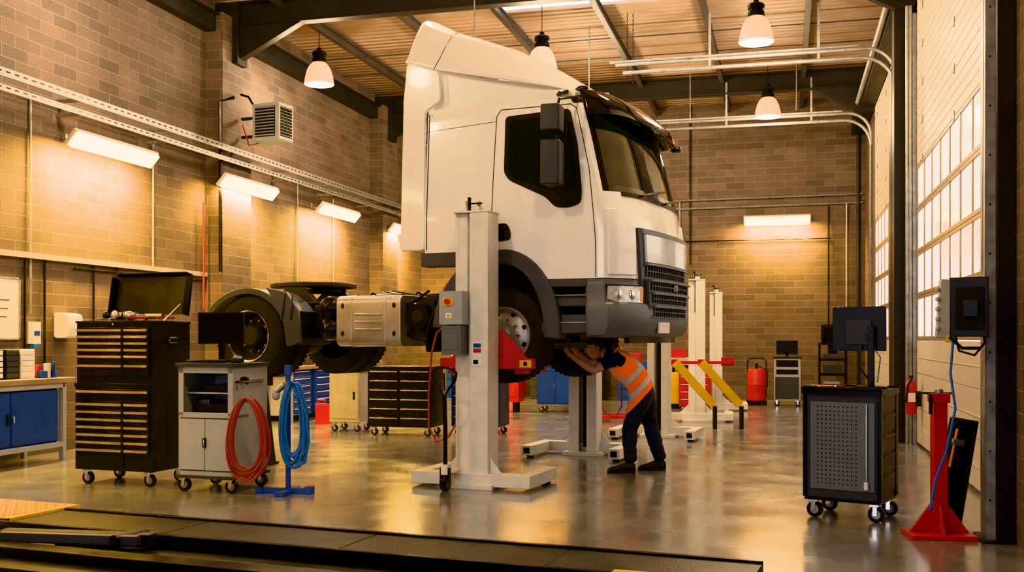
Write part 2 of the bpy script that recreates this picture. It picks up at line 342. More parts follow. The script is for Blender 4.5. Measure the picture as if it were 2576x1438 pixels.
def sect_door(y0, y1, n):
    d = B('door_'+str(n)); x0, x1 = XR-.02, XR+.03
    d.bb(x0+.0, x1, y0, y1, 0, .04, BLK)
    for (a, c) in ((.04, .50), (.51, .97), (.98, 1.42)):
        d.bb(x0, x1, y0, y1, a, c, PANEL); d.bb(x0-.006, x0, y0, y1, a+.2, a+.215, PANEL)
    rows = [1.43, 2.02, 2.61, 3.20, 3.80]
    ncol = max(6, round((y1-y0)/.72)); w = (y1-y0)/ncol
    for i in range(4):
        z0, z1 = rows[i], rows[i+1]
        d.bb(x0-.005, x1-.02, y0, y1, z0, z0+.045, DFRAME); d.bb(x0-.005, x1-.02, y0, y1, z1-.045, z1-.005, DFRAME)
        for k in range(ncol+1):
            yy = y0+k*w; d.bb(x0, x1-.02, max(y0, yy-.02), min(y1, yy+.02), z0+.045, z1-.045, DFRAME)
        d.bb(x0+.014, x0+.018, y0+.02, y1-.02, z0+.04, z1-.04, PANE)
    z = 3.81
    while z < 6.05:
        t = min(z+.5, 6.1); d.bb(x0, x1, y0, y1, z, t-.01, PANEL)
        for k in (1, 2, 3):
            if z+.12*k < t: d.bb(x0-.005, x0, y0, y1, z+.12*k, z+.12*k+.02, PANEL)
        for yy in (y0+.6, (y0+y1)/2, y1-.6): d.bb(x0-.012, x0, yy-.03, yy+.03, z-.05, z+.05, GALV)
        z += .5
    d.done(bevel=.003)
    for yy, sg in ((y0, 1), (y1, -1)):
        t = B('door_track')
        for off in (0., .14):
            if n == 1:
                t.tube([(XR-.10-off*.3, yy-sg*.05, .0), (XR-.10-off*.3, yy-sg*.05, 6.0)], .024, GALV, n=8); continue
            zt = 6.0
            r = .45+off*.5; pts = [(XR-.10, yy-sg*.05, .0), (XR-.10, yy-sg*.05, zt-r-off)]
            for k in range(1, 9):
                a = math.pi/2*k/8; pts.append((XR-.10-r+r*math.cos(a), yy-sg*.05, zt-off-r+r*math.sin(a)))
            pts.append((-2.75+off*.9, yy-sg*.05, zt-off)); t.tube(pts, .032, GALV, n=8)
        if n == 2:
            for xx in (-1.2, .5): t.bb(xx-.02, xx+.02, yy-sg*.05-.02, yy-sg*.05+.02, 5.85, 6.77, GALV)
            t.bb(-2.85, 1.1, yy-sg*.05-.03, yy-sg*.05+.03, 6.03, 6.06, GALV)
        t.done()
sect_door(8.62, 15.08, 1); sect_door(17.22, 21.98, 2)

def rail(name, z, h, x=-8.60, y0=5, y1=24.8):
    b = B(name); b.bb(x, x+.05, y0, y1, z-h/2, z+h/2, GALV); b.bb(x+.05, x+.054, y0, y1, z-h/2-.015, z-h/2, GALV)
    y = y0
    while y < y1: b.bb(x+.05, x+.052, y, y+.07, z-.008, z+.008, BLK); y += .14
    y = y0+.6
    while y < y1: b.bb(XL, x, y, y+.05, z-.02, z+.02, GALV); y += 1.9
    b.done()
rail('cable_tray', 4.47, .085); rail('cable_tray', 4.29, .06)
b = B('wall_conduits')
b.bb(XL, XL+.06, 3, 14.79, 2.43, 2.50, PLAST)
for y, z0, z1 in ((10.8, 1.75, 4.4), (13.35, 2.5, 4.3), (16.0, 2.5, 4.3), (18.0, 1.2, 4.4), (19.6, 1, 4.3), (23.2, .8, 4.3)):
    b.cyl((XL+.03, y, z0), (XL+.03, y, z1), .016, GALV, n=8)
for y in (10.70, 11.05, 12.0, 12.5): b.cyl((XL+.03, y, 1.1), (XL+.03, y, 2.44), .014, BLK, n=8)
b.tube([(XL+.34, 14.7, 2.5), (XL+.34, 14.7, 5.2), (XL+.6, 14.7, 5.25)], .03, BLK)
b.tube([(XL+.1, 14.6, 1.9), (XL+.1, 14.6, 3.6)], .014, REDH); b.cyl((XL+.04, 11.6, 2.36), (XL+.04, 14.7, 2.36), .014, BLK, n=8)
b.done()
b = B('wall_conduits')
for z in (4.72, 4.52): b.cyl((-3.2, YB-.05, z), (XR-.05, YB-.05, z+.03), .025, GALV, n=8)
b.tube([(-2.2, YB-.05, 7.0), (-2.2, YB-.05, 3.2)], .018, BLK); b.tube([(1.35, YB-.05, 4.55), (1.35, YB-.05, 1.5)], .025, GALV)
b.tube([(.95, YB-.05, 4.5), (.95, YB-.05, 1.2)], .018, BLK); b.tube([(-3.2, YB-.05, 3.75), (1.0, YB-.05, 3.75)], .014, BLK); b.tube([(-2.45, YB-.05, 4.7), (-2.45, YB-.05, 3.75)], .02, GALV)
b.tube([(1.6, YB-.05, 6.5), (1.6, YB-.05, .1)], .04, STEEL)
b.done()

# lights
def wall_light(loc, rz, L=1.75, e=75):
    r = empty('wall_light', loc, rz); T = -48
    R = Euler((rad(T), 0, 0)).to_matrix()
    b = B('fitting'); b.box((0, 0, 0), (L, .25, .05), LITER, (T, 0, 0))
    for x in (-L*.3, L*.3): b.box((x, .17, .04), (.04, .34, .03), GALV); b.box((x, .33, .05), (.05, .02, .14), GALV)
    b.done(parent=r, bevel=.01)
    b = B('diffuser'); c = R @ Vector((0, 0, -.05)); b.box(c, (L-.05, .22, .06), LITE, (T, 0, 0)); b.done(parent=r, bevel=.02)
    l = bpy.data.lights.new('tube_lamp', 'AREA'); l.shape = 'RECTANGLE'; l.size = L-.1; l.size_y = .2; l.energy = e; l.color = (1, .57, .10)
    o = bpy.data.objects.new('tube_lamp', l); sc.collection.objects.link(o); o.parent = r; o.location = (0, .04, -.14)
    o.rotation_euler = (rad(24), 0, 0)
    return r
for y in (5.0, 8.45, 11.9, 15.45, 19.0, 22.7): wall_light((XL+.42, y, 3.95), 90, 1.75, 430)
wall_light((-.2, YB-.3, 4.18), 0, 1.5, 270)
wall_light((-6.0, YB-.3, 4.18), 0, 1.5, 270)

def pendant(x, y, e=210):
    z = 5.86; r = empty('pendant_lamp', (x, y, z))
    b = B('shade'); prof = [(.25, 0), (.262, .01), (.25, .03), (.235, .12), (.205, .24), (.16, .33), (.115, .385), (.11, .385), (.15, .33), (.195, .24), (.225, .12), (.24, .02), (.25, 0)]
    b.lathe(prof, (0, 0, 0), (0, 0, 1), SHADE, n=48)
    for j in range(32):
        t = 2*math.pi*j/32; b.tube([(rr*math.cos(t), rr*math.sin(t), zz) for rr, zz in ((.252, .03), (.237, .12), (.207, .24), (.162, .33))], .004, SHADE, n=4)
    b.done(parent=r)
    b = B('gear_housing'); b.lathe([(.001, .37), (.12, .37), (.125, .40), (.12, .46), (.10, .475), (.10, .50), (.125, .505), (.125, .56), (.10, .58), (.04, .59), (.04, .64), (.001, .64)], (0, 0, 0), (0, 0, 1), BLK, n=32)
    b.cyl((0, 0, .62), (0, 0, 6.95-z), .007, BLK, n=6); b.done(parent=r)
    b = B('bulb'); b.sph((0, 0, .20), (.075, .075, .12), BULB, n=12); b.done(parent=r)
    l = bpy.data.lights.new('lamp', 'POINT'); l.energy = e*2.35; l.color = (1, .74, .46); l.shadow_soft_size = .16
    o = bpy.data.objects.new('lamp', l); sc.collection.objects.link(o); o.parent = r; o.location = (0, 0, -.18)
for x, y, e in ((-7.86, 16.6, 110), (-3.9, 16.7, 210), (-.43, 15.9, 190), (-.35, 21.3, 150), (-4.0, 21.6, 180), (-3.9, 11.0, 230), (-.6, 10.6, 160), (-7.6, 11.0, 105), (-3.9, 5.6, 140), (-7.6, 5.6, 60), (-.6, 5.2, 100)):  # the rows nearer the camera are unseen lamps, added to light the workshop
    pendant(x, y, e)

b = B('hoist_chain')
for dx in (-.05, .05):
    for k in range(30): b.tube([(-2.55+dx+.012*math.cos(t)*(k % 2), 17.5+.012*math.cos(t)*((k+1) % 2), 6.95-k*.04+.024*math.sin(t)) for t in [2*math.pi*i/8 for i in range(8)]], .004, BLK, n=4, closed=True)
b.done()
b = B('hanging_rods')
for x, y in ((-3.35, 18.0), (.2, 21.0), (-1.9, 21.5), (-4.55, 15.0)): b.cyl((x, y, 5.9 if x > -3 else 5.0), (x, y, 6.95), .012, GALV, n=8)
b.done()

b = B('unit_heater')
b.bb(-.25, .25, -.2, .2, -.3, .3, LGREY); b.bb(.25, .262, -.19, .19, -.29, .29, PLAST); b.bb(-.19, .19, -.212, -.2, -.24, .24, BLK)
b.bb(.26, .264, -.16, .16, -.24, .24, BLK)
for i in range(10): b.box((.27, 0, -.22+i*.049), (.03, .32, .006), LGREY, (0, 30, 0)); b.box((0, -.216, -.22+i*.049), (.37, .03, .008), LGREY, (-30, 0, 0))
b.bb(-.60, -.25, -.03, .03, .1, .14, STEEL); b.bb(-.60, -.25, -.03, .03, -.2, -.16, STEEL); b.tube([(-.55, -.1, .5), (-.4, -.1, .45), (-.3, -.1, .3), (-.3, -.1, .2)], .02, BLK)
b.tube([(-.5, -.12, .0), (-.35, -.15, -.35), (-.2, -.1, -.32)], .012, REDH)
b.done((-8.04, 15.25, 4.92), -8, bevel=.004)

# ------------------------------------------------------------------ TRUCK
truck = empty('tractor_truck', (-2.743, 10.03, 0), -10.2)
def hw(z): return interp([(2.7, 1.15), (3.8, 1.08), (3.95, 1.05)], z)
def fS(z): return interp([(1.4, 1.33), (2.0, 1.35), (2.5, 1.35), (2.9, 1.29), (3.4, 1.17), (3.75, 1.07), (3.85, 1.01), (3.92, .95)], z)
def fr(w, z, off=0., h=None):
    q = min(1., abs(w-1.15)/(h or hw(z))); return fS(z)+off-.10*q**2-.18*q**7
def zb(s):
    if s < 0: return 2.33
    if s < .5: return max(2.03, 1.5+.83*math.sqrt(1-(s/.62)**2))
    return 2.03
b = B('cab_shell')
levels = [2.03, 2.1, 2.2, 2.33, 2.45, 2.6, 2.7, 2.8, 2.87, 2.93, 3.05, 3.2, 3.35, 3.5, 3.62, 3.69, 3.75, 3.80, 3.85, 3.88, 3.895]
inset = {3.80: .012, 3.85: .04, 3.88: .09, 3.895: .35}
rings = []
NS, NF, NR = 30, 44, 8
for z in levels:
    ins = inset.get(z, 0); h = hw(z)-ins; R = []; se = fS(z)-.28-ins; rs = -.9+ins
    for i in range(NS): s = rs+(se-rs)*i/NS; R.append((s, 1.15-h, max(z, zb(s))))
    for i in range(NF+1):
        w = 1.15-h*math.cos(math.pi*i/NF); q = abs(w-1.15)/h; R.append((fS(z)-ins-.10*q**2-.18*q**7, w, z))
    for i in range(1, NS+1): s = se+(rs-se)*i/NS; R.append((s, 1.15+h, max(z, zb(s))))
    for i in range(1, NR): R.append((rs, 1.15+h-2*h*i/NR, max(z, 2.33)))
    rings.append([b.bm.verts.new(p) for p in R])
n = len(rings[0])
for a in range(len(rings)-1):
    for j in range(n):
        q4 = [rings[a][j], rings[a][(j+1) % n], rings[a+1][(j+1) % n], rings[a+1][j]]
        c = sum((v.co for v in q4), Vector())/4; m = WHITE
        isf = NS <= j < NS+NF; q = abs(c.y-1.15)/hw(c.z)
        if isf and 2.86 < c.z < 3.76 and q < .975: m = BLKG
        if c.z > 3.75 and c.x > .70: m = BLKG
        if isf and 2.92 < c.z < 3.70 and q < .93: continue
        b.f(q4, m)
b.f(rings[-1], WHITE)
b.done(parent=truck, dbl=True, ang=42)
b = B('windscreen')
b.grid(lambda u, v: (fr(1.15+(u*2-1)*1.07*(hw(2.9+v*.82)/1.15), 2.9+v*.82, -.012), 1.15+(u*2-1)*1.07*(hw(2.9+v*.82)/1.15), 2.9+v*.82), 40, 10, WGL)
b.done(parent=truck)
b = B('cab_interior')
b.bb(-.86, 1.0, .06, 2.24, 2.36, 2.40, INT); b.bb(-.86, -.84, .07, 2.2, 2.4, 3.78, INT); b.bb(-.84, .75, .10, .12, 2.4, 3.72, INT); b.bb(-.84, .75, 2.18, 2.20, 2.4, 3.72, INT); b.bb(-.84, .75, .12, 2.18, 3.72, 3.76, INT)
b.prism([(.75, 2.4), (1.0, 2.4), (1.06, 2.86), (.95, 2.90), (.78, 2.86)], 'y', .12, 2.18, INT)
for w in (.55, 1.75):
    b.box((.05, w, 2.85), (.5, .5, .16), SEAT); b.box((-.22, w, 3.15), (.14, .48, .6), SEAT, (0, -10, 0)); b.box((-.3, w, 3.53), (.1, .28, .18), SEAT)
    b.bb(-.1, .2, w-.15, w+.15, 2.4, 2.8, INT)
b.tube([(.68-.1*math.cos(t), .55+.22*math.sin(t), 3.02+.19*math.cos(t)) for t in [2*math.pi*i/24 for i in range(24)]], .016, BLK, n=8, closed=True)
b.cyl((.68, .55, 3.02), (.85, .55, 2.85), .03, BLK); b.box((.68, .55, 3.02), (.04, .2, .06), BLK, (0, 30, 0))
b.done(parent=truck, bevel=.02)

def side_pt(s, z, off): return (s, 1.15-hw(z)-off, z)
def sidepoly(b, pts, off, m):
    for sg in (1, -1):
        V = []
        for s, z in pts:
            p = side_pt(s, z, off); V.append(b.bm.verts.new(p if sg == 1 else (p[0], 2.3-p[1], p[2])))
        b.f(V if sg == 1 else V[::-1], m)
def rnd(pts, r=.05, n=5):
    out = []; k = len(pts)
    for i in range(k):
        P = Vector(pts[i]); A = Vector(pts[i-1]); C = Vector(pts[(i+1) % k])
        rr = min(r, (A-P).length*.45, (C-P).length*.45); a = P+(A-P).normalized()*rr; c = P+(C-P).normalized()*rr
        for t in [j/n for j in range(n+1)]: out.append(tuple(a*(1-t)**2+P*2*t*(1-t)+c*t*t))
    return out
win = rnd([(0, 3.68), (.70, 3.70), (.79, 3.34), (.845, 2.88), (.84, 2.76), (.72, 2.72), (.57, 2.73), (.46, 2.84), (.06, 3.03), (0, 3.11)], .05)
win2 = rnd([(.045, 3.63), (.67, 3.65), (.745, 3.34), (.79, 2.9), (.50, 2.90), (.10, 3.06), (.045, 3.13)], .05)
b = B('side_windows')
sidepoly(b, win, .008, BLKM); sidepoly(b, win2, .012, DGL)
b.done(parent=truck, recalc=False, dbl=False)
b = B('panel_gaps')
def groove(pts, r=.0045, off=0.0):
    P = []
    for (s, z), (s2, z2) in zip(pts, pts[1:]):
        for k in range(8): P.append((s+(s2-s)*k/8, z+(z2-z)*k/8))
    P.append(pts[-1])
    b.tube([side_pt(s, z, off) for s, z in P], r, GAP, n=6); b.tube([(s, 2.3-side_pt(s, z, off)[1], z) for s, z in P], r, GAP, n=6)
groove([(-.09, 2.33), (-.13, 2.6), (-.12, 3.1), (-.10, 3.69), (-.05, 3.755), (.70, 3.745), (.765, 3.70), (.84, 3.4), (.91, 3.1), (.96, 2.7), (.985, 2.4), (.99, 2.04)], .005)
groove([(-.9, 3.60), (-.11, 3.64)], .003); groove([(-.88, 2.36), (-.88, 3.78)], .006)
b.done(parent=truck)
b = B('door_handle'); hp = rnd([(-.10, 2.60), (.05, 2.60), (.09, 2.50), (.08, 2.43), (-.06, 2.42), (-.11, 2.48)], .04)
b.prism(hp, 'y', -.012, .01, BLKG); b.prism(hp, 'y', 2.29, 2.312, BLKG); b.box((0, -.022, 2.545), (.15, .016, .03), BLK)
b.done(parent=truck, bevel=.004)
b = B('side_extenders')
ext = rnd([(-1.205, 2.36), (-.915, 2.36), (-.905, 3.8), (-.72, 3.9), (-.74, 4.21), (-1.12, 4.34), (-1.165, 3.95)], .05)
for y0, y1 in ((.005, .05), (2.25, 2.295)): b.prism(ext, 'y', y0, y1, WHITE)
b.bb(-1.19, -.95, .06, 2.24, 2.37, 2.40, WHITE)
b.done(parent=truck, bevel=.02, segs=3)
b = B('roof_deflector')
topT = [(-1.14, 4.86), (-.95, 4.81), (-.75, 4.71), (-.4, 4.58), (0, 4.42), (.3, 4.26), (.5, 4.13), (.7, 3.98), (.80, 3.90)]
lowT = [(-1.14, 4.34), (-.75, 4.22), (.78, 3.87), (.82, 3.86)]
st = [-1.14, -1.1, -.95, -.8, -.6, -.4, -.2, 0, .2, .35, .5, .62, .72, .80]; R = []
for s in st:
    t = interp(topT, s); lo = interp(lowT, s); d = max(t-lo, .02); e = 0 if s < .3 else .25*((s-.3)/.5)**2
    half = [(.02+e, lo), (.05+e, lo+.12*d), (.14+e, lo+.62*d), (.21+e, lo+.86*d), (.29+e, lo+.96*d), (.42+e, lo+1.0*d), (.75, t+.015), (1.15, t+.02)]
    full = half+[(2.3-w, z) for w, z in half[-2::-1]]
    R.append([b.bm.verts.new((s+(.10*(z-lo)/max(d, .3) if s < -1.05 else 0), w, z)) for w, z in full])
for i in range(len(R)-1):
    for j in range(len(R[0])-1): b.f([R[i][j], R[i+1][j], R[i+1][j+1], R[i][j+1]], WHITE)
b.f(R[-1], WHITE)
b.done(parent=truck, ang=25, solid=.015)
b = B('deflector_seams')
for sg in (0, 1):
    P = []
    for k in range(7):
        u = k/6; s = -.80+.14*u; t = interp(topT, s); lo = interp(lowT, s); d = t-lo; w = interp([(0, .015), (.12, .045), (.62, .135), (.86, .205), (1, .285)], u)
        P.append((s, w-.004 if sg == 0 else 2.304-w, lo+d*u))
    b.tube(P, .004, GAP, n=6)
b.done(parent=truck)
b = B('deflector_base')
for y0, y1 in ((.11, .14), (2.16, 2.19)): b.prism([(-.92, 3.78), (.72, 3.78), (.72, 3.88), (-.75, 4.23), (-.92, 4.27)], 'y', y0, y1, WHITE)
b.bb(-.92, -.89, .11, 2.19, 3.7, 4.3, WHITE)
b.done(parent=truck)
b = B('sun_visor')
prof = [(.03, 3.86), (.10, 3.82), (.17, 3.75), (.215, 3.665), (.225, 3.62), (.205, 3.62), (.15, 3.73), (.08, 3.79), (.02, 3.82)]
V = []
for i in range(33):
    w = 1.15-1.16*math.cos(math.pi*i/32); q = min(1, abs(w-1.15)/1.16)
    V.append([b.bm.verts.new((1.03-.07*q**2-.14*q**8+o*(.35+.65*(1-q**10)), w, z)) for o, z in prof])
for i in range(32):
    for j in range(len(prof)): b.f([V[i][j], V[i+1][j], V[i+1][(j+1) % len(prof)], V[i][(j+1) % len(prof)]], BLKG)
b.f(V[0], BLKG); b.f(V[-1][::-1], BLKG)
b.sph((1.12, 2.30, 3.63), (.07, .05, .04), BLKG); b.sph((.75, .25, 3.93), (.07, .04, .03), BLKG)
b.tube([(.55, .12, 3.86), (.60, .06, 3.87), (.68, .04, 3.86)], .022, BLK)
for w in (.45, .8, 1.15, 1.5, 1.85): b.sph((.93, w, 3.90), (.04, .03, .015), CHR, n=8)
b.done(parent=truck, ang=40)
def fpatch(b, w0, w1, z0, z1, off, th, m, nu=14, nv=3, skew=0):
    def P(u, v, o):
        w = w0+(w1-w0)*u; z = z0+(z1-z0)*v
        if skew: w = 1.15+(w-1.15)*(1-skew*(1-v))
        return (fr(w, z, o), w, z)
    A = [[b.bm.verts.new(P(i/nu, j/nv, off)) for j in range(nv+1)] for i in range(nu+1)]
    C = [[b.bm.verts.new(P(i/nu, j/nv, off-th)) for j in range(nv+1)] for i in range(nu+1)]
    for i in range(nu):
        for j in range(nv):
            b.f([A[i][j], A[i+1][j], A[i+1][j+1], A[i][j+1]], m); b.f([C[i][j], C[i][j+1], C[i+1][j+1], C[i+1][j]], m)
        b.f([A[i][0], C[i][0], C[i+1][0], A[i+1][0]], m); b.f([A[i][nv], A[i+1][nv], C[i+1][nv], C[i][nv]], m)
    for j in range(nv):
        b.f([A[0][j], A[0][j+1], C[0][j+1], C[0][j]], m); b.f([A[nu][j], C[nu][j], C[nu][j+1], A[nu][j+1]], m)
b = B('grille')
fpatch(b, .33, 1.97, 1.62, 2.53, .035, .08, GREYPL, nv=8, skew=.10)
fpatch(b, .44, 1.86, 1.64, 2.03, .075, .06, GREYPL, nv=4, skew=.08)
fpatch(b, .42, 1.88, 2.20, 2.47, .060, .05, SILVP, skew=.04)
fpatch(b, .38, 1.92, 2.475, 2.52, .05, .03, GREYL)
for z0, z1, k, o in ((2.06, 2.17, .46, .04), (1.925, 2.01, .50, .08), (1.80, 1.885, .54, .08), (1.67, 1.755, .58, .08)):
    fpatch(b, k, 2.3-k, z0, z1, o, .02, BLKM)
    nn = 20
    for i in range(nn):
        w = k+(2.3-2*k)*i/nn; fpatch(b, w, w+.012, z0, z1, o+.008, .01, GREYPL, nu=1, nv=1)
    fpatch(b, k-.03, 2.33-k, z1, z1+.022, o+.03, .05, GREYL); fpatch(b, k, 2.3-k, (z0+z1)/2-.005, (z0+z1)/2+.005, o+.008, .01, GREYPL)
b.done(parent=truck)
b = B('badge_plate'); fpatch(b, 1.08, 1.22, 1.93, 2.0, .105, .02, CHR, nu=4); b.done(parent=truck)
b = B('corner_panels')
for a, c in ((.02, .30), (2.0, 2.28)): fpatch(b, a, c, 2.06, 2.70, .028, .03, WHITE, nu=10, nv=4)
b.done(parent=truck, bevel=.01)
b = B('wipers')
for w0 in (.5, 1.2): b.tube([(fr(w0, 2.86, .03), w0, 2.86), (fr(w0+.5, 2.93, .03), w0+.5, 2.95), (fr(w0+.75, 2.98, .03), w0+.75, 2.99)], .012, BLK)
fpatch(b, .2, 2.1, 2.83, 2.875, .012, .02, BLK)
b.done(parent=truck)
b = B('bumper')
ub = [(1.47, -.05), (1.49, .02), (1.56, .055), (1.72, .06), (1.77, .045), (1.79, .02), (1.96, .0), (2.02, -.01)]
Rg = []
for z, o in ub:
    pts = []; h = 1.15+o*.4; se = fS(z)-.28+o
    for i in range(8): pts.append((.90+(se-.90)*i/8, 1.15-h, z))
    for i in range(41): w = 1.15-h*math.cos(math.pi*i/40); q = abs(w-1.15)/h; pts.append((fS(z)+o-.10*q**2-.18*q**7, w, z))
    for i in range(7, -1, -1): pts.append((.90+(se-.90)*i/8, 1.15+h, z))
    Rg.append([b.bm.verts.new(p) for p in pts])
for i in range(len(Rg)-1):
    for j in range(len(Rg[0])-1): b.f([Rg[i][j], Rg[i][j+1], Rg[i+1][j+1], Rg[i+1][j]], GREYL)
b.done(parent=truck, solid=.03, ang=30)
b = B('bumper_lower_trim'); fpatch(b, .35, 1.95, 1.40, 1.48, -.06, .05, BLK); b.done(parent=truck)
b = B('number_plate'); fpatch(b, .70, 1.00, 1.50, 1.61, .095, .02, PAPER, nu=4); b.done(parent=truck)
b = B('headlamps')
for a, c in ((-.004, .40), (1.90, 2.304)):
    fpatch(b, a, c, 1.785, 1.965, .038, .05, BLK, nu=16)
    fpatch(b, a+.003, c-.012, 1.797, 1.953, .044, .02, HLAMP, nu=16)
    for w in (a+.10, a+.24):
        b.sph((fr(w, 1.87, .030), w, 1.875), (.03, .055, .06), CHR, n=10)
    fpatch(b, (c-.05 if a < 1 else a+.01), (c-.015 if a < 1 else a+.045), 1.81, 1.94, .05, .01, AMB, nu=2)
b.done(parent=truck)
b = B('step_panels')
for sg in (0, 1):
    def Y(y): return y if sg == 0 else 2.3-y
    def bx(x0, x1, y0, y1, z0, z1, m): b.bb(x0, x1, min(Y(y0), Y(y1)), max(Y(y0), Y(y1)), z0, z1, m)
    bx(.42, .95, .22, .3, 1.5, 2.05, BLKM)
    bx(.50, .93, .0, .25, 1.95, 2.035, GREYPL); bx(.50, .93, .02, .25, 1.76, 1.86, GREYPL); bx(.42, .93, .0, .25, 1.50, 1.60, GREYPL); bx(.43, .93, .03, .25, 1.60, 1.68, GREYPL)
    bx(.53, .90, -.012, .15, 1.86, 1.875, ALU); bx(.50, .90, -.012, .17, 1.595, 1.61, ALU)
    bx(.88, 1.0, .0, .25, 1.50, 2.035, GREYPL)
    bx(-.95, -.45, .0, .2, 2.19, 2.34, GREYPL)
b.done(parent=truck, bevel=.012)
def arc_band(b, cx, cz, ri, ro, a0, a1, y0, y1, m, n=28):
    V = []
    for i in range(n+1):
        a = rad(a0+(a1-a0)*i/n); c, s_ = math.cos(a), math.sin(a)
        rxi = ri[0] if c >= 0 else ri[2]; rxo = ro[0] if c >= 0 else ro[2]
        V.append([b.bm.verts.new(p) for p in ((cx+rxi*c, y0, cz+ri[1]*s_), (cx+rxo*c, y0, cz+ro[1]*s_), (cx+rxo*c, y1, cz+ro[1]*s_), (cx+rxi*c, y1, cz+ri[1]*s_))])
    for i in range(n):
        for j in range(4): b.f([V[i][j], V[i+1][j], V[i+1][(j+1) % 4], V[i][(j+1) % 4]], m)
    b.f(V[0], m); b.f(V[-1][::-1], m)
b = B('front_wheel_arches')
for y0, y1 in ((-.025, .12), (2.18, 2.325)): arc_band(b, 0, 1.5, (.45, .69, .62), (.63, .84, .80), -4, 176, y0, y1, GREYPL)
for y0, y1 in ((.08, .5), (1.8, 2.22)):
    arc_band(b, 0, 1.5, (.47, .68, .62), (.50, .71, .65), 0, 200, y0, y1, BLKM)
for y0, y1 in ((.03, .5), (1.8, 2.27)):
    arc_band(b, 0, 1.42, (.6, .66, .88), (.6, .69, .92), 130, 190, y0, y1, BLK)
b.done(parent=truck, bevel=.015)
b = B('marker_lamp'); b.sph((-.66, .02, 1.98), (.05, .03, .04), AMB); b.done(parent=truck)

def wheel(name, s, w, outward, z=1.475, dual=False, r=.475):
    b = B(name); d = -1 if outward < 0 else 1; c = (s, w, z)
    def ly(prof, m, n=48, ms=None): b.lathe([(rr, -t) for rr, t in prof], c, (0, d, 0), m, n, ms)
    def tyre(t0):
        ly([(.29, t0+.02), (.30, t0+.005), (.36, t0-.002), (.42, t0+.004), (.458, t0+.022), (r, t0+.045), (r, t0+.09), (r-.012, t0+.093), (r-.012, t0+.101), (r, t0+.104), (r, t0+.166), (r-.012, t0+.169), (r-.012, t0+.177), (r, t0+.18), (r, t0+.225), (.458, t0+.248), (.40, t0+.27), (.30, t0+.265), (.29, t0+.25)], RUB)
        for k in range(48):
            a = 2*math.pi*k/48
            for tt in (t0+.05, t0+.22): b.box((s+(r+.001)*math.cos(a), w-d*tt, z+(r+.001)*math.sin(a)), (.012, .045, .03), RUB, (0, -math.degrees(a), 0))
    tyre(0)
    if dual: tyre(.31)
    if not dual:
        ly([(.295, .01), (.29, .0), (.275, .005), (.265, .05), (.24, .06), (.18, .03), (.15, .02), (.13, .0), (.12, -.04), (.10, -.07), (.05, -.085), (.0, -.087)], LITW)
        for k in range(10): a = 2*math.pi*k/10; b.cyl((s+.165*math.cos(a), w-d*.03, z+.165*math.sin(a)), (s+.165*math.cos(a), w+d*.015, z+.165*math.sin(a)), .014, CHR, n=8)
        for k in range(8): a = 2*math.pi*(k+.5)/8; b.cyl((s+.222*math.cos(a), w-d*.052, z+.222*math.sin(a)), (s+.222*math.cos(a), w-d*.043, z+.222*math.sin(a)), .024, BLK, n=12)
    else:
        ly([(.295, .01), (.29, .0), (.275, .01), (.262, .05), (.255, .14), (.235, .17), (.16, .17), (.14, .15), (.13, .08), (.11, .04), (.10, .03), (.0, .025)], CHAS)
        ly([(.297, .006), (.294, -.003), (.278, .004), (.276, .012)], CHR)
        for k in range(10): a = 2*math.pi*k/10; b.cyl((s+.18*math.cos(a), w-d*.18, z+.18*math.sin(a)), (s+.18*math.cos(a), w-d*.12, z+.18*math.sin(a)), .014, CHR, n=8)
    return b.done(parent=truck, ang=35)
wheel('front_wheel', -.02, .05, -1); wheel('front_wheel', -.02, 2.25, 1)
wheel('rear_wheels', -3.22, .02, -1, dual=True); wheel('rear_wheels', -3.22, 2.28, 1, dual=True)

b = B('chassis')
for w in (.74, 1.5): b.bb(-4.0, 1.0, w, w+.06, 1.60, 1.84, CHAS); b.bb(-4.0, 1.0, w-.04 if w < 1 else w, w+.06 if w < 1 else w+.1, 1.83, 1.85, CHAS)
for s in (-3.95, -3.3, -2.6, -1.9, -1.2, -.4): b.bb(s-.04, s+.04, .78, 1.52, 1.62, 1.82, CHAS)
b.cyl((-3.22, .5, 1.475), (-3.22, 1.8, 1.475), .09, CHAS); b.sph((-3.22, 1.15, 1.475), (.24, .2, .22), CHAS)
b.cyl((-2.98, 1.15, 1.5), (-.8, 1.15, 1.75), .05, CHAS)
b.box((-.02, 1.15, 1.42), (.14, 1.7, .13), CHAS); b.box((.25, 1.15, 1.36), (.05, 1.5, .05), CHAS); b.cyl((.32, .4, 1.40), (.32, 1.9, 1.40), .022, CHAS)
for w in (.68, 1.6): b.box((-.0, w, 1.52), (1.3, .08, .05), CHAS); b.box((-3.22, w, 1.62), (1.2, .08, .06), CHAS)
b.bb(-.8, .95, .55, 1.75, 1.56, 2.3, CHAS)
b.bb(.2, .95, .85, 1.5, 1.50, 1.6, CHAS)
b.bb(.95, 1.1, .5, 1.8, 1.5, 1.95, BLKM)
for k in range(5): b.tube([(-2.5+.2*k*.3, .8+.15*k, 1.87), (-2.1, .85+.12*k, 1.93+.02*k), (-1.6, .9+.1*k, 1.92), (-1.1, .95+.1*k, 1.95), (-.95, 1.0+.1*k, 2.2)], .018, BLK)
for k in range(8):
    x = -2.5+k*.2; b.tube([(x, .74, 1.86), (x+.05, .8, 1.93+.02*(k % 3)), (x+.15, .85, 1.9), (x+.2, .76, 1.86)], .014, BLK); b.box((x+.08, .82, 1.88), (.09, .1, .08), CHAS)
b.bb(-1.5, -1.0, .75, 1.55, 1.85, 1.93, CHAS); b.bb(-2.5, -2.0, .3, .74, 1.55, 1.82, CHAS)
b.done(parent=truck, bevel=.008)
b = B('fifth_wheel')
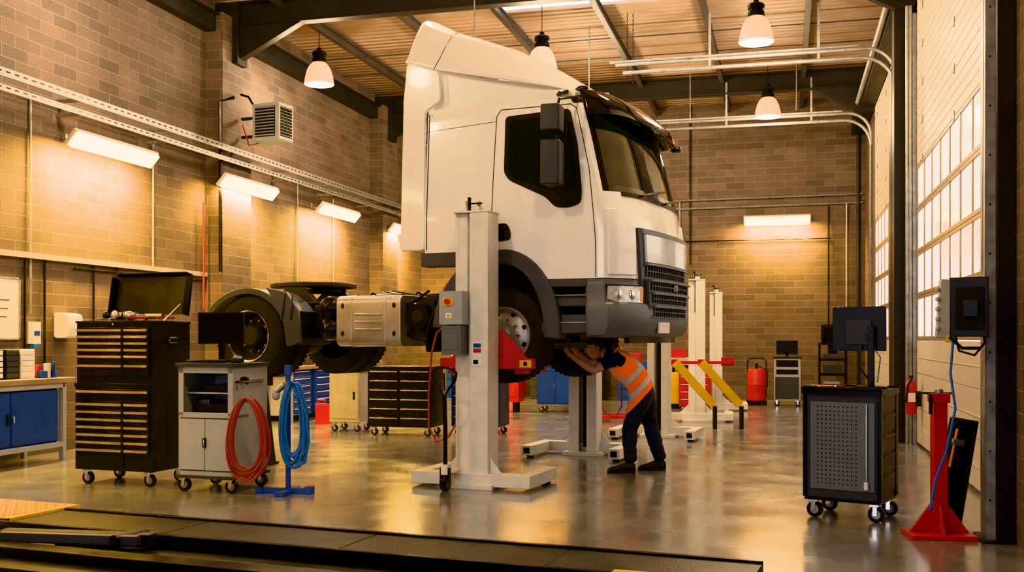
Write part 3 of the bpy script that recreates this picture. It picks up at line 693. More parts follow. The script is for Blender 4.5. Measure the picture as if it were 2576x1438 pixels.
pts = [(-3.62, .93), (-3.62, 1.06), (-3.25, 1.12), (-3.25, 1.18), (-3.62, 1.24), (-3.62, 1.37), (-3.35, 1.60), (-2.95, 1.62), (-2.68, 1.42), (-2.62, 1.15), (-2.68, .88), (-2.95, .68), (-3.35, .70)]
b.prism(pts, 'z', 2.06, 2.12, CHAS); b.cyl((-3.1, 1.15, 2.0), (-3.1, 1.15, 2.06), .30, CHAS)
for w in (.72, 1.52): b.prism([(-3.45, 1.85), (-2.75, 1.85), (-2.95, 2.06), (-3.2, 2.06)], 'y', w-.03, w+.06, CHAS)
b.bb(-3.6, -2.55, .66, 1.64, 1.85, 1.875, CHAS); b.cyl((-2.75, .45, 2.02), (-2.9, .8, 2.03), .015, CHAS)
b.done(parent=truck, bevel=.012)
b = B('fuel_tank')
tk = rnd([(.04, 1.36), (.66, 1.36), (.66, 1.91), (.04, 1.91)], .09, 6)
b.prism(tk, 'x', -2.03, -1.22, ALU)
for z0 in (1.69, 1.61, 1.53): b.box((-1.62, .035, z0+.015), (.34, .014, .026), ALU)
for z in (1.50, 1.80):
    for s in (-1.95, -1.30): b.sph((s, .038, z), (.02, .012, .03), CHAS, n=8)
for s in (-1.85, -1.42): b.prism(rnd([(.034, 1.354), (.666, 1.354), (.666, 1.916), (.034, 1.916)], .095, 6), 'x', s-.02, s+.02, ALU)
b.done(parent=truck, bevel=.02, segs=3)
b = B('air_tanks')
for z in (1.79, 1.55): b.lathe([(.0, -.02), (.07, .0), (.115, .03), (.125, .07), (.125, .42), (.115, .46), (.07, .49), (0, .51)], (-2.22, .12, z), (0, 1, 0), BLK, n=28)
b.lathe([(.0, 0), (.13, .0), (.145, .02), (.145, .40), (.0, .42)], (-1.05, .10, 1.68), (0, 1, 0), BLK, n=32); b.lathe([(.0, -.01), (.06, -.01), (.07, 0)], (-1.05, .10, 1.68), (0, 1, 0), CHAS, n=20)
b.bb(-1.2, -.9, .2, .7, 1.45, 1.85, CHAS); b.bb(-2.4, -2.05, .3, .7, 1.45, 1.85, CHAS)
b.cyl((-.95, .3, 1.5), (-.95, .6, 1.5), .08, CHAS)
b.tube([(-1.22, .2, 1.75), (-1.15, .05, 1.82), (-1.0, .04, 1.86), (-.9, .1, 1.95)], .014, BLK); b.tube([(-1.2, .15, 1.5), (-1.1, .06, 1.45), (-.95, .08, 1.42), (-.85, .2, 1.5)], .014, BLK)
b.done(parent=truck)
b = B('rear_mudguards')
for sg in (0, 1):
    ys = (0.0, .60) if sg == 0 else (1.70, 2.30); lip = (-.01, .05) if sg == 0 else (2.25, 2.31)
    arc_band(b, -3.22, 1.42, (.585, .565, .64), (.61, .59, .665), 5, 178, ys[0], ys[1], GREYPL); arc_band(b, -3.22, 1.42, (.55, .53, .60), (.62, .60, .675), 5, 178, lip[0], lip[1], GREYPL)
    gp = [(-2.66, 1.36), (-2.47, 1.40), (-2.50, 1.75), (-2.66, 1.96), (-2.95, 2.02), (-2.72, 1.75)]
    b.prism(gp, 'y', ys[0]-.015 if sg == 0 else ys[1]-.03, ys[0]+.03 if sg == 0 else ys[1]+.015, GREYPL)
    b.bb(-2.58, -2.50, ys[0], ys[1], 1.38, 1.75, BLK)
    for s in (-2.70, -2.58): b.box((s, -.025 if sg == 0 else 2.325, 1.80), (.02, .02, .3), GREYPL, (0, 8, 0))
b.bb(-4.05, -4.0, .3, 2.0, 1.5, 1.65, CHAS); b.box((-4.05, .35, 1.6), (.03, .3, .12), RED)
b.done(parent=truck, bevel=.008)
b = B('mirrors')
for sg in (0, 1):
    def Y(y): return y if sg == 0 else 2.3-y
    for z, h in ((3.535, .25), (3.11, .42)):
        b.prism(rnd([(.58, Y(-.42)), (.58, Y(-.14)), (.73, Y(-.16)), (.77, Y(-.38))], .035, 4), 'z', z-h/2, z+h/2, DGREY)
    b.tube([(.78, Y(.06), 3.80), (.74, Y(-.05), 3.78), (.69, Y(-.2), 3.74), (.68, Y(-.24), 3.6), (.68, Y(-.24), 2.92), (.68, Y(-.15), 2.80), (.72, Y(.0), 2.76)], .014, BLK)
b.done(parent=truck, bevel=.03, segs=3)
def loc_t(s, w):
    a = rad(-10.2); return (-2.743+s*math.cos(a)-w*math.sin(a), 10.03+s*math.sin(a)+w*math.cos(a))
x, y = loc_t(-3.30, .20); b = B('axle_stand'); b.prism([(-.25, 0), (.25, 0), (.12, .9), (-.12, .9)], 'y', -.12, .12, STEEL); b.bb(-.25, .25, -.17, .17, 0, .03, STEEL); b.bb(-.18, .18, -.15, .15, .9, 1.0, STEEL); b.done((x, y, 0), -10.2, bevel=.01)

# ------------------------------------------------------------------ mobile column lifts
def lift_column(loc, rz, carriage=1.2, forks=True, ctrl=True, handle=False, hgt=2.66, k=1.):
    r = empty('mobile_column_lift', (*loc, 0), rz)
    b = B('post'); a = .18*k
    b.bb(-a, -.02, -.085, -.06, .05, hgt, CREAM); b.bb(-.005, a, -.13, -.10, .05, hgt, CREAM); b.bb(-.02, .0, -.12, -.06, .05, hgt, CREAM)
    b.bb(-a, -a+.03, -.085, .14, .05, hgt, CREAM); b.bb(a-.03, a, -.12, .14, .05, hgt, CREAM)
    b.bb(-a+.03, -.05, .11, .14, .05, hgt, CREAM); b.bb(.05, a-.03, .11, .14, .05, hgt, CREAM); b.bb(-a-.005, a+.005, -.135, .15, hgt, hgt+.02, CREAM)
    b.cyl((0, .02, .1), (0, .02, hgt), .03, STEEL)
    b.bb(-.05, .05, -.05, .05, hgt+.02, hgt+.07, CREAM); b.cyl((-.05, -.05, hgt), (-.05, -.05, hgt+.16), .018, BLK, n=10); b.cyl((.03, .0, hgt), (.03, 0, hgt+.12), .02, GALV, n=10); b.box((0, -.03, hgt+.1), (.16, .02, .015), BLK)
    b.tube([(-.06, -.10, hgt+.12), (-.035, -.10, hgt-.1), (-.035, -.10, 1.9)], .011, GALV)
    b.done(parent=r, bevel=.006)
    b = B('base')
    b.bb(-.62, .62, -.16, .0, .03, .15, CREAM); b.bb(-.62, -.48, .0, .62, .03, .15, CREAM); b.bb(.48, .62, .0, .62, .03, .15, CREAM)
    b.bb(-.25, .25, -.2, .2, .0, .05, CREAM)
    for x in (-.55, .55):
        b.box((x, .623, .09), (.08, .008, .07), BLKM); b.cyl((x-.04, .5, .045), (x+.04, .5, .045), .045, BLK)
    for sg in (-1, 1): b.prism([(sg*a, .15), (sg*.30, .15), (sg*a, .30)], 'y', -.08, -.06, CREAM)
    b.done(parent=r, bevel=.006)
    if carriage:
        b = B('carriage'); c = carriage
        b.bb(-.16, .16, .145, .18, c-.05, c+.30, RED)
        b.prism([(.185, c+.33), (.22, c+.33), (.48, c+.05), (.185, c+.05)], 'y', .145, .18, RED)
        b.prism([(-.185, c+.12), (-.24, c+.12), (-.36, c+.05), (-.185, c+.05)], 'y', .145, .18, RED)
        b.bb(-.46, .53, .145, .24, c-.05, c+.05, RED)
        b.bb(.40, .52, .14, .145, c-.035, c+.035, YEL); b.bb(.44, .48, .138, .14, c-.02, c+.02, BLK)
        if forks:
            for sg in (-1, 1): b.box((sg*.36, .55, c-.06), (.10, .62, .09), RED)
        b.done(parent=r, bevel=.006)
    if ctrl:
        b = B('control_box'); x0 = -.26
        b.bb(x0, x0+.24, -.29, -.086, 1.58, 1.90, LGREY); b.bb(x0+.02, x0+.22, -.28, -.086, 1.29, 1.57, MGREY); b.bb(x0+.04, x0+.15, -.295, -.29, 1.76, 1.84, YEL)
        b.cyl((x0+.095, -.29, 1.80), (x0+.095, -.325, 1.80), .028, RED, n=16); b.bb(x0+.07, x0+.13, -.293, -.29, 1.64, 1.69, PAPER); b.bb(x0+.085, x0+.115, -.295, -.293, 1.65, 1.68, YEL)
        b.bb(x0+.05, x0+.19, -.284, -.28, 1.34, 1.52, GREYL); b.bb(.02, .12, -.134, -.13, 1.18, 1.42, PAPER); b.bb(.03, .11, -.136, -.134, 1.36, 1.40, BLUE); b.bb(.03, .11, -.136, -.134, 1.31, 1.35, RED)
        b.bb(.03, .08, -.136, -.134, 1.20, 1.24, BLK)
        P = [(x0, -.2, 1.55), (x0-.06, -.22, 1.5), (x0-.10, -.25, 1.3), (x0-.12, -.27, .9), (x0-.12, -.27, .6), (x0-.04, -.27, .45), (x0+.08, -.25, .5), (x0+.14, -.22, .62)]
        b.tube(P, .010, REDH)
        b.done(parent=r, bevel=.008)
    if handle:
        b = B('pull_handle'); x0 = -.17; y = -.34
        b.tube([(x0, y, .16), (x0, y-.0, .60), (x0+.0, y-.02, .92)], .022, BLK)
        lp = [(x0, y-.02, .90), (x0-.12, y-.03, 1.06), (x0-.13, y-.03, 1.12), (x0-.07, y-.03, 1.17), (x0+.07, y-.03, 1.17), (x0+.13, y-.03, 1.12), (x0+.12, y-.03, 1.06)]
        b.tube(lp, .014, BLK, closed=True); b.cyl((x0, y-.02, .95), (x0, y-.03, 1.12), .01, BLK, n=8)
        b.cyl((x0-.03, y, .075), (x0+.03, y, .075), .075, BLK); b.cyl((x0-.032, y, .075), (x0+.032, y, .075), .035, GALV)
        b.box((x0, y+.02, .2), (.07, .10, .10), CREAM); b.box((x0-.045, y, .14), (.01, .05, .16), BLK); b.box((x0+.045, y, .14), (.01, .05, .16), BLK); b.box((x0, y+.10, .18), (.16, .16, .03), CREAM)
        b.done(parent=r, bevel=.005)
    return r
x, y = loc_t(-.12, -.36); lift_column((x, y), -7, 1.20, handle=True)
x, y = loc_t(-.15, 2.72); lift_column((x, y), 172, 1.20)
lift_column((-1.80, 15.3), 175, 0, ctrl=False, forks=False, k=.85); lift_column((-1.50, 18.3), 4, 0, ctrl=False, forks=False, hgt=2.45, k=.8); lift_column((-1.36, 21.2), 4, 0, ctrl=False, forks=False, hgt=2.35, k=.7)
b = B('yellow_ramp')
for dx in (0, .42):
    b.box((dx, -.12, .72), (.92, .14, .13), YEL, (0, 48, 0)); b.box((dx-.30, -.12, 1.06), (.12, .10, .10), RED)
b.bb(-.45, .65, -.03, .03, 1.03, 1.08, RED); b.bb(.45, .65, .0, .08, 1.0, 1.14, RED)
for dx in (.33, .75): b.bb(dx-.03, dx+.03, -.18, -.06, 0, .36, STEEL)
b.done((-1.45, 17.0, 0), 10, bevel=.005)

# ------------------------------------------------------------------ tool cabinets
def pull(b, x0, x1, y, z):
    b.bb(x0, x1, y-.022, y, z-.007, z+.007, GOLDT); b.bb(x0, x1, y-.022, y-.017, z-.016, z+.007, GOLDT)
b = B('tool_chest')
W, D = .92, .60
b.bb(0, W, .0, D, .15, .99, BLK); b.bb(.01, W-.01, .01, D, 1.0, 1.60, BLK); b.bb(-.008, W+.008, -.01, D+.01, .97, 1.005, BLK)
b.bb(0, W, 0, D, 1.60, 1.62, BLK)
for x in (.08, W-.1):
    for y in (.07, D-.07): b.castor(x, y, .062, .15)
xs = W*.64
def dr(z0, z1, x0, x1):
    b.bb(x0, x1, -.012, 0, z0+.004, z1-.004, BLK); pull(b, x0+.01, x1-.01, -.012, z1-.028)
dr(.83, .955, .02, W-.03)
zz = [.83, .755, .68, .605, .53, .455, .38]
for a, c in zip(zz, zz[1:]): dr(c, a, .02, xs-.005); dr(c, a, xs+.005, W-.03)
dr(.18, .38, .02, xs-.005); dr(.29, .38, xs+.005, W-.03)
zz = [1.56, 1.495, 1.43, 1.365, 1.30, 1.21]
for a, c in zip(zz, zz[1:]): dr(c, a, .03, xs-.005); dr(c, a, xs+.005, W-.035)
dr(1.08, 1.21, .03, xs-.005); dr(1.08, 1.21, xs+.005, W-.035)
b.cyl((W/2, -.013, 1.585), (W/2, 0, 1.585), .012, CHR, n=12)
b.bb(W, W+.004, .22, .42, .3, .8, BLK); b.bb(W, W+.02, .24, .36, 1.40, 1.46, CHR); b.bb(W+.02, W+.03, .25, .35, 1.41, 1.45, BLK)
b.box((W/2, D-.01, 1.90), (W, .03, .42), BLK, (-10, 0, 0)); b.box((.006, D-.05, 1.88), (.012, .12, .40), BLK, (-10, 0, 0)); b.box((W-.006, D-.05, 1.88), (.012, .12, .40), BLK, (-10, 0, 0)); b.box((W/2, D-.02, 2.11), (W, .12, .012), BLK, (-10, 0, 0))
b.cyl((W-.03, .2, 1.62), (W-.03, D-.05, 1.85), .008, CHR, n=8)
b.done((-6.84, 8.87, 0), -4, bevel=.004)
b = B('loose_tools')
for k in range(18):
    x, y = random.uniform(.15, .78), random.uniform(.1, .45); a = random.uniform(0, 180); m = random.choice([CHR, GALV, BLK, RED])
    if k % 3 == 0: b.sph((x, y, .055), (.06, .04, .03+.025*random.random()), random.choice([ALU, BLK]), n=8, rot=(0, 0, a))
    else: b.box((x, y, .012+.02*random.random()), (.18, .025, .02), m, (0, 0, a))
b.bb(.45, .6, .2, .3, 0, .07, LGREY); b.cyl((.2, .3, .04), (.36, .28, .04), .04, BLK); b.cyl((.5, .42, .05), (.72, .42, .05), .03, GALV)
b.done((-6.84, 8.87, 1.622), -4, bevel=.003)

b = B('computer_cart'); W, D = .60, .58
b.bb(0, .02, 0, D, .15, 1.18, LGREY); b.bb(W-.02, W, 0, D, .15, 1.18, LGREY); b.bb(0, W, D-.02, D, .15, 1.18, LGREY); b.bb(0, W, 0, D, .15, .20, LGREY)
b.bb(0, W, 0, D, .70, .73, LGREY); b.bb(-.02, W+.02, -.03, D+.02, 1.18, 1.215, DGREY); b.bb(.02, W-.02, .1, D-.02, .92, .935, LGREY)
b.bb(0, .055, -.002, .02, .72, 1.18, LGREY); b.bb(W-.055, W, -.002, .02, .72, 1.18, LGREY); b.bb(0, W, -.002, .02, 1.12, 1.18, LGREY); b.bb(0, W, -.002, .02, .70, .75, LGREY)
b.bb(.02, W/2-.003, -.012, 0, .21, .69, LGREY); b.bb(W/2+.003, W-.02, -.012, 0, .21, .69, LGREY); b.bb(.02, W-.02, .0, .01, .2, .7, BLKM)
b.box((W/2+.0, -.02, .47), (.035, .016, .09), BLK); b.box((W/2, -.028, .47), (.01, .01, .06), CHR)
b.bb(.08, W-.1, .1, .4, .75, .82, BLK); b.bb(.12, W-.14, .15, .4, .94, 1.0, BLK); b.bb(.1, .2, .2, .4, .82, .86, GALV); b.sph((.35, .25, .98), (.08, .06, .04), DGREY, n=8)
b.bb(-.025, W+.025, -.02, .06, .13, .16, DGREY); b.bb(-.025, W+.025, D-.06, D+.02, .13, .16, DGREY)
for x in (.03, W-.05):
    for y in (.03, D-.05): b.castor(x, y, .065, .14)
b.bb(W, W+.015, .1, .5, 1.03, 1.06, GALV); b.tube([(W, .05, 1.04), (W+.1, .0, 1.05), (W+.16, .0, 1.03)], .012, BLK); b.sph((W+.06, .1, 1.07), (.05, .02, .02), BLK, n=8)
b.tube([(W, .15, .86), (W+.09, .12, .86), (W+.12, .12, .90)], .012, BLK)
b.done((-5.57, 8.70, 0), -4, bevel=.004)
b = B('computer_monitor')
b.box((0, 0, .33), (.47, .03, .31), BLK); b.box((0, -.017, .335), (.44, .003, .27), SCR); b.bb(-.03, .03, .0, .04, .02, .25, BLK); b.bb(-.13, .13, -.08, .1, 0, .018, BLK); b.box((0, .03, .32), (.2, .04, .16), BLK)
b.done((-5.34, 9.08, 1.218), 6, bevel=.005)
def keyboard(loc, rz):
    b = B('keyboard'); b.box((0, 0, .012), (.40, .14, .02), BLK)
    for i in range(13):
        for j in range(4): b.box((-.18+i*.03, -.048+j*.032, .026), (.024, .025, .008), DGREY)
    return b.done(loc, rz, bevel=.002)
keyboard((-5.32, 8.80, 1.217), -4)
b = B('handheld_scanner'); b.bb(-.05, .05, -.1, .1, 0, .04, BLK); b.box((0, 0, .05), (.06, .12, .03), LGREY, (0, 10, 20)); b.done((-5.04, 8.86, 1.218), 20, bevel=.006)

def coil(b, c, rx, rz, n, r, m, dirx=(.9668, .2554), jit=.03):
    for k in range(n):
        ox = random.uniform(-jit, jit); oy = random.uniform(-.03, .03); f1 = random.uniform(.82, 1.05); f2 = random.uniform(.86, 1.04)
        pts = []
        for i in range(28):
            t = 2*math.pi*i/28; l = rx*f1*math.sin(t)*(1.0-.18*math.cos(t))+ox; z = c[2]+rz*(1-f2)*.9+rz*f2*math.cos(t)
            pts.append((c[0]+l*dirx[0]-oy*dirx[1], c[1]+l*dirx[1]+oy*dirx[0], z))
        b.tube(pts, r, m, n=7, closed=True)
b = B('red_air_hose'); coil(b, (-4.79, 8.60, .53), .175, .37, 13, .0095, REDH); b.cyl((-4.80, 8.56, .885), (-4.79, 8.74, .885), .012, BLK, n=10); b.done()
b = B('blue_air_hose_stand')
b.bb(-.02, .02, -.02, .02, .03, 1.17, BLUE); b.bb(-.28, .22, -.03, .03, .0, .05, BLUE); b.bb(-.05, .05, -.22, .2, .0, .04, BLUE); b.bb(.17, .24, -.05, .05, 0, .07, BLUE); b.bb(-.3, -.24, -.05, .05, 0, .05, BLUE)
b.bb(-.03, .03, -.03, .03, 1.1, 1.2, BLUE); b.cyl((0, -.02, 1.02), (.08, -.14, 1.04), .018, BLUE); b.cyl((-.1, -.05, .95), (-.02, -.04, 1.02), .03, GALV); b.sph((-.1, -.05, .92), (.04, .03, .05), LGREY, n=8)
coil(b, (.08, -.08, .66), .11, .38, 12, .0105, BLUEH, dirx=(.98, .17))
b.tube([(.1, -.08, 1.0), (.21, -.1, .75), (.24, -.1, .5), (.2, -.1, .3), (.1, -.1, .25)], .0105, BLUEH)
b.done((-4.50, 8.84, 0), 6, bevel=.003)

b = B('tool_trolley'); W, D = .60, .48
b.bb(-W/2, W/2, -D/2, D/2, .17, 1.0, DGREY); b.bb(-W/2-.02, W/2+.02, -D/2-.02, D/2+.02, 1.0, 1.045, BLK); b.bb(-W/2-.02, W/2+.02, -D/2-.02, -D/2, 1.03, 1.06, BLK); b.bb(-W/2-.02, W/2+.02, D/2, D/2+.02, 1.03, 1.06, BLK)
b.bb(-W/2+.05, W/2-.04, -D/2-.006, -D/2, .24, .94, MGREY)
for i in range(10):
    for j in range(19): b.box((-W/2+.11+i*.034, -D/2-.0075, .29+j*.034), (.010, .003, .010), BLK)
b.cyl((W/2-.1, -D/2-.02, .28), (W/2-.1, -D/2-.02, .93), .008, CHR, n=10); b.cyl((W/2-.1, -D/2-.02, .26), (W/2-.1, -D/2-.02, .32), .018, PAPER, n=12)
b.bb(W/2-.02, W/2+.012, -D/2-.012, -D/2+.05, .17, 1.0, BLK); b.bb(W/2-.0, W/2+.012, D/2-.05, D/2+.012, .17, 1.0, BLK); b.bb(-W/2-.01, -W/2+.02, -D/2-.012, -D/2+.05, .17, 1.0, BLK)
for z in (.3, .46, .62, .78, .94): b.bb(W/2, W/2+.006, -D/2+.06, D/2-.06, z-.07, z+.07, DGREY); b.bb(W/2+.006, W/2+.014, -D/2+.08, D/2-.08, z+.045, z+.06, BLK)
b.bb(-W/2, W/2, -D/2, D/2, .145, .175, BLK)
for x in (-W/2+.05, W/2-.06):
    for y in (-D/2+.05, D/2-.05): b.castor(x, y, .065, .155)
b.done((.51, 8.88, 0), -20, bevel=.006)
b = B('computer_monitor')
b.box((-.08, -.02, .48), (.42, .035, .36), BLK); b.box((-.08, .0, .48), (.36, .05, .28), DGREY); b.box((-.08, -.045, .45), (.2, .03, .2), DGREY); b.box((.02, -.08, .42), (.06, .10, .06), BLK)
b.bb(.0, .05, -.12, -.07, .02, .50, BLK); b.bb(-.1, .14, -.16, .02, 0, .02, BLK); b.tube([(-.05, -.05, .36), (-.08, -.1, .2), (.0, -.1, .08), (.05, -.12, .03)], .008, BLK)
b.tube([(.0, -.06, .38), (.10, -.12, .25), (.08, -.14, .05)], .005, BLUEH)
b.done((.66, 8.88, 1.046), -14, bevel=.01)
b = B('hand_tools')
for k in range(7): b.cyl((-.2+.03*k, -.1+random.uniform(-.06, .06), .014), (-.09+.03*k, -.1+random.uniform(-.08, .08), .014), .009, random.choice([YEL, BLUE, CHR, RED, BLK]), n=10)
b.done((.38, 8.87, 1.046), -20)

b = B('red_support_stand')
b.bb(-.23, .23, -.16, .16, 0, .035, RED); b.bb(-.05, .05, -.045, .045, .03, 1.0, RED); b.bb(-.065, .065, -.06, .06, .98, 1.05, RED)
for sg in (-1, 1): b.prism([(sg*.05, .035), (sg*.21, .035), (sg*.05, .26)], 'y', -.012, .012, RED); b.prism([(sg*.045, .035), (sg*.15, .035), (sg*.045, .24)], 'x', -.012, .012, RED)
b.cyl((-.08, -.08, .9), (-.08, -.08, 1.05), .012, STEEL); b.cyl((0, 0, .95), (0, 0, 1.08), .03, GALV); b.bb(-.12, .1, -.01, .01, 1.04, 1.055, BLK)
b.done((1.08, 8.12, 0), 8, bevel=.005)
b = B('wall_terminal')
b.box((1.10, 7.99, 1.66), (.09, .10, .42), PLAST, (0, 4, 0))
for i in range(5): b.box((1.05, 7.96, 1.52+i*.07), (.02, .08, .03), LGREY)
b.box((1.25, 7.90, 1.67), (.25, .04, .42), BLK, (0, 0, -12)); b.box((1.25, 7.87, 1.66), (.19, .04, .30), BLKM, (0, 0, -12)); b.box((1.25, 7.84, 1.66), (.10, .02, .12), BLK, (0, 0, -12))
b.bb(1.16, 1.36, 7.99, 8.03, 1.62, 1.68, STEEL); b.bb(1.10, 1.18, 7.92, 7.96, 1.42, 1.47, YEL)
b.tube([(1.16, 7.9, 1.46), (1.18, 7.87, 1.36), (1.28, 7.86, 1.33), (1.35, 7.88, 1.42), (1.34, 7.9, 1.5)], .009, BLK); b.tube([(1.12, 7.9, 1.46), (1.2, 7.88, 1.38), (1.32, 7.9, 1.38)], .012, BLK)
b.tube([(1.15, 7.93, 1.44), (1.13, 7.92, 1.2), (1.16, 7.9, .95), (1.10, 7.9, .65), (1.03, 7.9, .45), (.99, 7.9, .22)], .009, BLUEH)
b.done(bevel=.006)
b = B('folded_creeper')
b.box((0, 0, .42), (.20, .08, .84), BLKM, (0, 10, 0)); b.box((.0, -.05, .45), (.14, .03, .66), BLK, (0, 10, 0)); b.box((-.01, -.06, .66), (.10, .03, .05), GALV, (0, 10, 0)); b.box((-.05, -.065, .62), (.02, .02, .3), AMB, (0, 12, 0))
b.cyl((-.12, -.05, .05), (-.12, .05, .05), .05, BLK); b.cyl((.02, -.05, .78), (.02, .05, .78), .05, BLK)
b.done((1.25, 8.52, 0), 20, bevel=.015)
b = B('fire_extinguisher'); b.lathe([(0, 0), (.065, 0), (.07, .02), (.07, .36), (.055, .42), (.03, .44), (.022, .47), (0, .47)], (0, 0, 0), (0, 0, 1), RED, n=24)
b.box((0, 0, .49), (.04, .11, .03), BLK); b.tube([(0, -.05, .48), (-.05, -.08, .38), (-.07, -.08, .15)], .012, BLK); b.bb(-.045, .045, -.073, -.069, .16, .28, PAPER)
b.bb(.068, .12, -.04, .04, .1, .3, STEEL); b.done((1.60, 14.6, .45))

# ------------------------------------------------------------------ left bench area
b = B('workbench')
b.bb(-8.93, -8.30, 6.8, 10.78, .92, .98, WOOD)
for y in (6.85, 8.7, 10.60):
    b.bb(-8.38, -8.32, y-.03, y+.03, 0, .92, LGREY); b.bb(-8.93, -8.87, y-.03, y+.03, 0, .92, LGREY)
b.bb(-8.40, -8.32, 6.85, 10.6, .16, .22, LGREY); b.bb(-8.38, -8.32, 6.85, 10.6, .86, .92, LGREY)
for y0 in (7.05, 8.97):
    b.bb(-8.60, -8.37, y0, y0+1.55, .22, .86, BLUE)
    for k in (0, 1): b.bb(-8.37, -8.35, y0+.01+k*.78, y0+.765+k*.78, .24, .84, BLUE)
    b.bb(-8.35, -8.33, y0+.70, y0+.74, .48, .60, BLK); b.bb(-8.35, -8.33, y0+.80, y0+.82, .50, .58, CHR)
b.done(bevel=.005)
b = B('parts_organiser')
for k in range(3):
    b.bb(0, .3, k*.25, k*.25+.23, 0, .34, BLK if k != 2 else PAPER)
    for i in range(5): b.bb(.3, .31, k*.25+.02, k*.25+.21, .02+i*.064, .072+i*.064, PAPER if k != 1 else DGREY)
b.done((-8.82, 9.60, .981), 0, bevel=.004)
b = B('bench_clutter')
random.seed(3)
for k in range(16):
    x, y = random.uniform(-8.8, -8.45), random.uniform(10.4, 10.62); m = random.choice([BLUEH, BLK, RED, GALV, BLUE, DGREY, PLAST])
    if k % 2: b.box((x, y, 1.022), (random.uniform(.05, .12), random.uniform(.05, .12), .08), m, (0, 0, random.uniform(0, 90)))
    else: b.cyl((x, y, .982), (x, y, .982+random.uniform(.08, .24)), random.uniform(.02, .04), m, n=14)
b.done(bevel=.004)
b = B('whiteboard'); b.bb(XL+.0, XL+.03, 9.42, 10.6, 1.45, 2.16, PAPER); b.bb(XL+.03, XL+.035, 10.0, 10.44, 1.9, 1.91, DGREY); b.bb(XL+.03, XL+.035, 10.1, 10.42, 1.8, 1.81, DGREY); b.bb(XL+.03, XL+.035, 10.15, 10.4, 1.7, 1.71, DGREY)
for (y0, y1, z0, z1) in ((9.4, 10.62, 1.43, 1.45), (9.4, 10.62, 2.16, 2.18), (10.6, 10.62, 1.43, 2.18), (9.4, 9.42, 1.43, 2.18)): b.bb(XL, XL+.04, y0, y1, z0, z1, GALV)
b.done()
b = B('paper_towel_dispenser'); b.prism(rnd([(XL+.0, 1.45), (XL+.20, 1.45), (XL+.24, 1.6), (XL+.22, 1.76), (XL, 1.78)], .05), 'y', 11.25, 11.52, PAPER); b.done(bevel=.01)
b = B('soap_dispenser'); b.bb(XL, XL+.1, 10.76, 10.90, 1.38, 1.65, PAPER); b.bb(XL+.1, XL+.105, 10.78, 10.88, 1.48, 1.54, BLUE); b.bb(XL+.02, XL+.1, 10.78, 10.88, 1.33, 1.38, BLUEH); b.done(bevel=.01)
b = B('wall_sockets')
for y in (11.8, 12.4, 13.1): b.bb(XL, XL+.06, y, y+.16, 1.15, 1.26, DGREY)
b.done(bevel=.005)

# ------------------------------------------------------------------ background equipment
def drawer_cab(name, loc, rz, W, D, H0, body, rows, face=None, cast=True, split=True, trim=GOLDT):
    b = B(name); z0 = .13 if cast else .05; face = face or body
    b.bb(0, W, 0, D, z0, H0-.03, body); b.bb(-.01, W+.01, -.01, D+.01, H0-.03, H0, BLK)
    hs = (H0-.03-z0-.04)/rows
    for r in range(rows):
        a = z0+.02+r*hs
        for (x0, x1) in (((.02, W*.5-.005), (W*.5+.005, W-.02)) if split else ((.02, W-.02),)):
            b.bb(x0, x1, -.012, 0, a+.004, a+hs-.004, face); b.bb(x0+.02, x1-.02, -.03, -.012, a+hs-.035, a+hs-.02, trim)
    if cast:
        for x in (.07, W-.09):
            for y in (.06, D-.06): b.castor(x, y, .05, .13)
    return b.done(loc, rz, bevel=.004)
NVP = M('navy_paint', (.012, .03, .08), .4)
drawer_cab('drawer_cabinet', (-6.05, 14.45, 0), 0, 1.0, .55, 1.03, BLK, 6)
drawer_cab('drawer_cabinet', (-4.85, 14.8, 0), 0, .75, .55, .98, NVP, 5)
drawer_cab('drawer_cabinet', (-2.0, 20.2, 0), 0, .6, .5, .92, RED, 5, trim=CHR)
b = B('workbench'); b.bb(-8.93, -8.2, 16.2, 20.4, .9, .96, WOOD)
for y in (16.3, 18.2, 20.3): b.bb(-8.3, -8.22, y-.04, y+.04, 0, .9, LGREY)
for y0, c in ((16.4, LGREY), (17.3, BLUE), (18.4, BLUE), (19.3, LGREY)):
    b.bb(-8.9, -8.3, y0, y0+.8, .1, .9, c)
    for k in range(6): b.bb(-8.3, -8.285, y0+.02, y0+.78, .12+k*.13, .235+k*.13, BLUE); b.bb(-8.285, -8.27, y0+.1, y0+.7, .20+k*.13, .215+k*.13, PAPER)
b.done(bevel=.004)
b = B('bench_clutter')
for k in range(50):
    x, y = random.uniform(-8.8, -8.4), random.uniform(16.4, 20.2); m = random.choice([BLUEH, BLK, RED, GALV, RED, PLAST, YEL, DGREY])
    if k % 2:
        h = random.uniform(.06, .25); b.box((x, y, .962+h/2), (random.uniform(.08, .2), random.uniform(.08, .3), h), m)
    else: b.cyl((x, y, .962), (x, y, .962+random.uniform(.1, .28)), random.uniform(.03, .06), m, n=14)
b.done(bevel=.004)
b = B('grey_roller_cabinet'); b.bb(0, .50, 0, .5, .15, .93, PLAST); b.bb(.02, .48, -.01, 0, .2, .88, PLAST); b.bb(.40, .43, -.02, -.01, .5, .62, BLK); b.bb(-.02, .52, -.02, .52, .93, .96, DGREY)
for x in (.05, .43):
    for y in (.05, .42): b.castor(x, y, .05, .15)
b.done((-6.88, 14.9, 0), 0, bevel=.005)
b = B('blue_roller_cabinet'); b.bb(0, .75, 0, .5, .15, .95, BLUE)
for k in (0, 1): b.bb(.02+k*.36, .37+k*.36, -.012, 0, .18, .78, BLUE)
b.bb(.02, .73, -.012, 0, .80, .93, BLUE); b.bb(.33, .36, -.02, -.01, .45, .55, CHR); b.bb(-.02, .77, -.02, .52, .95, .98, BLK)
for x in (.06, .66):
    for y in (.05, .42): b.castor(x, y, .05, .15)
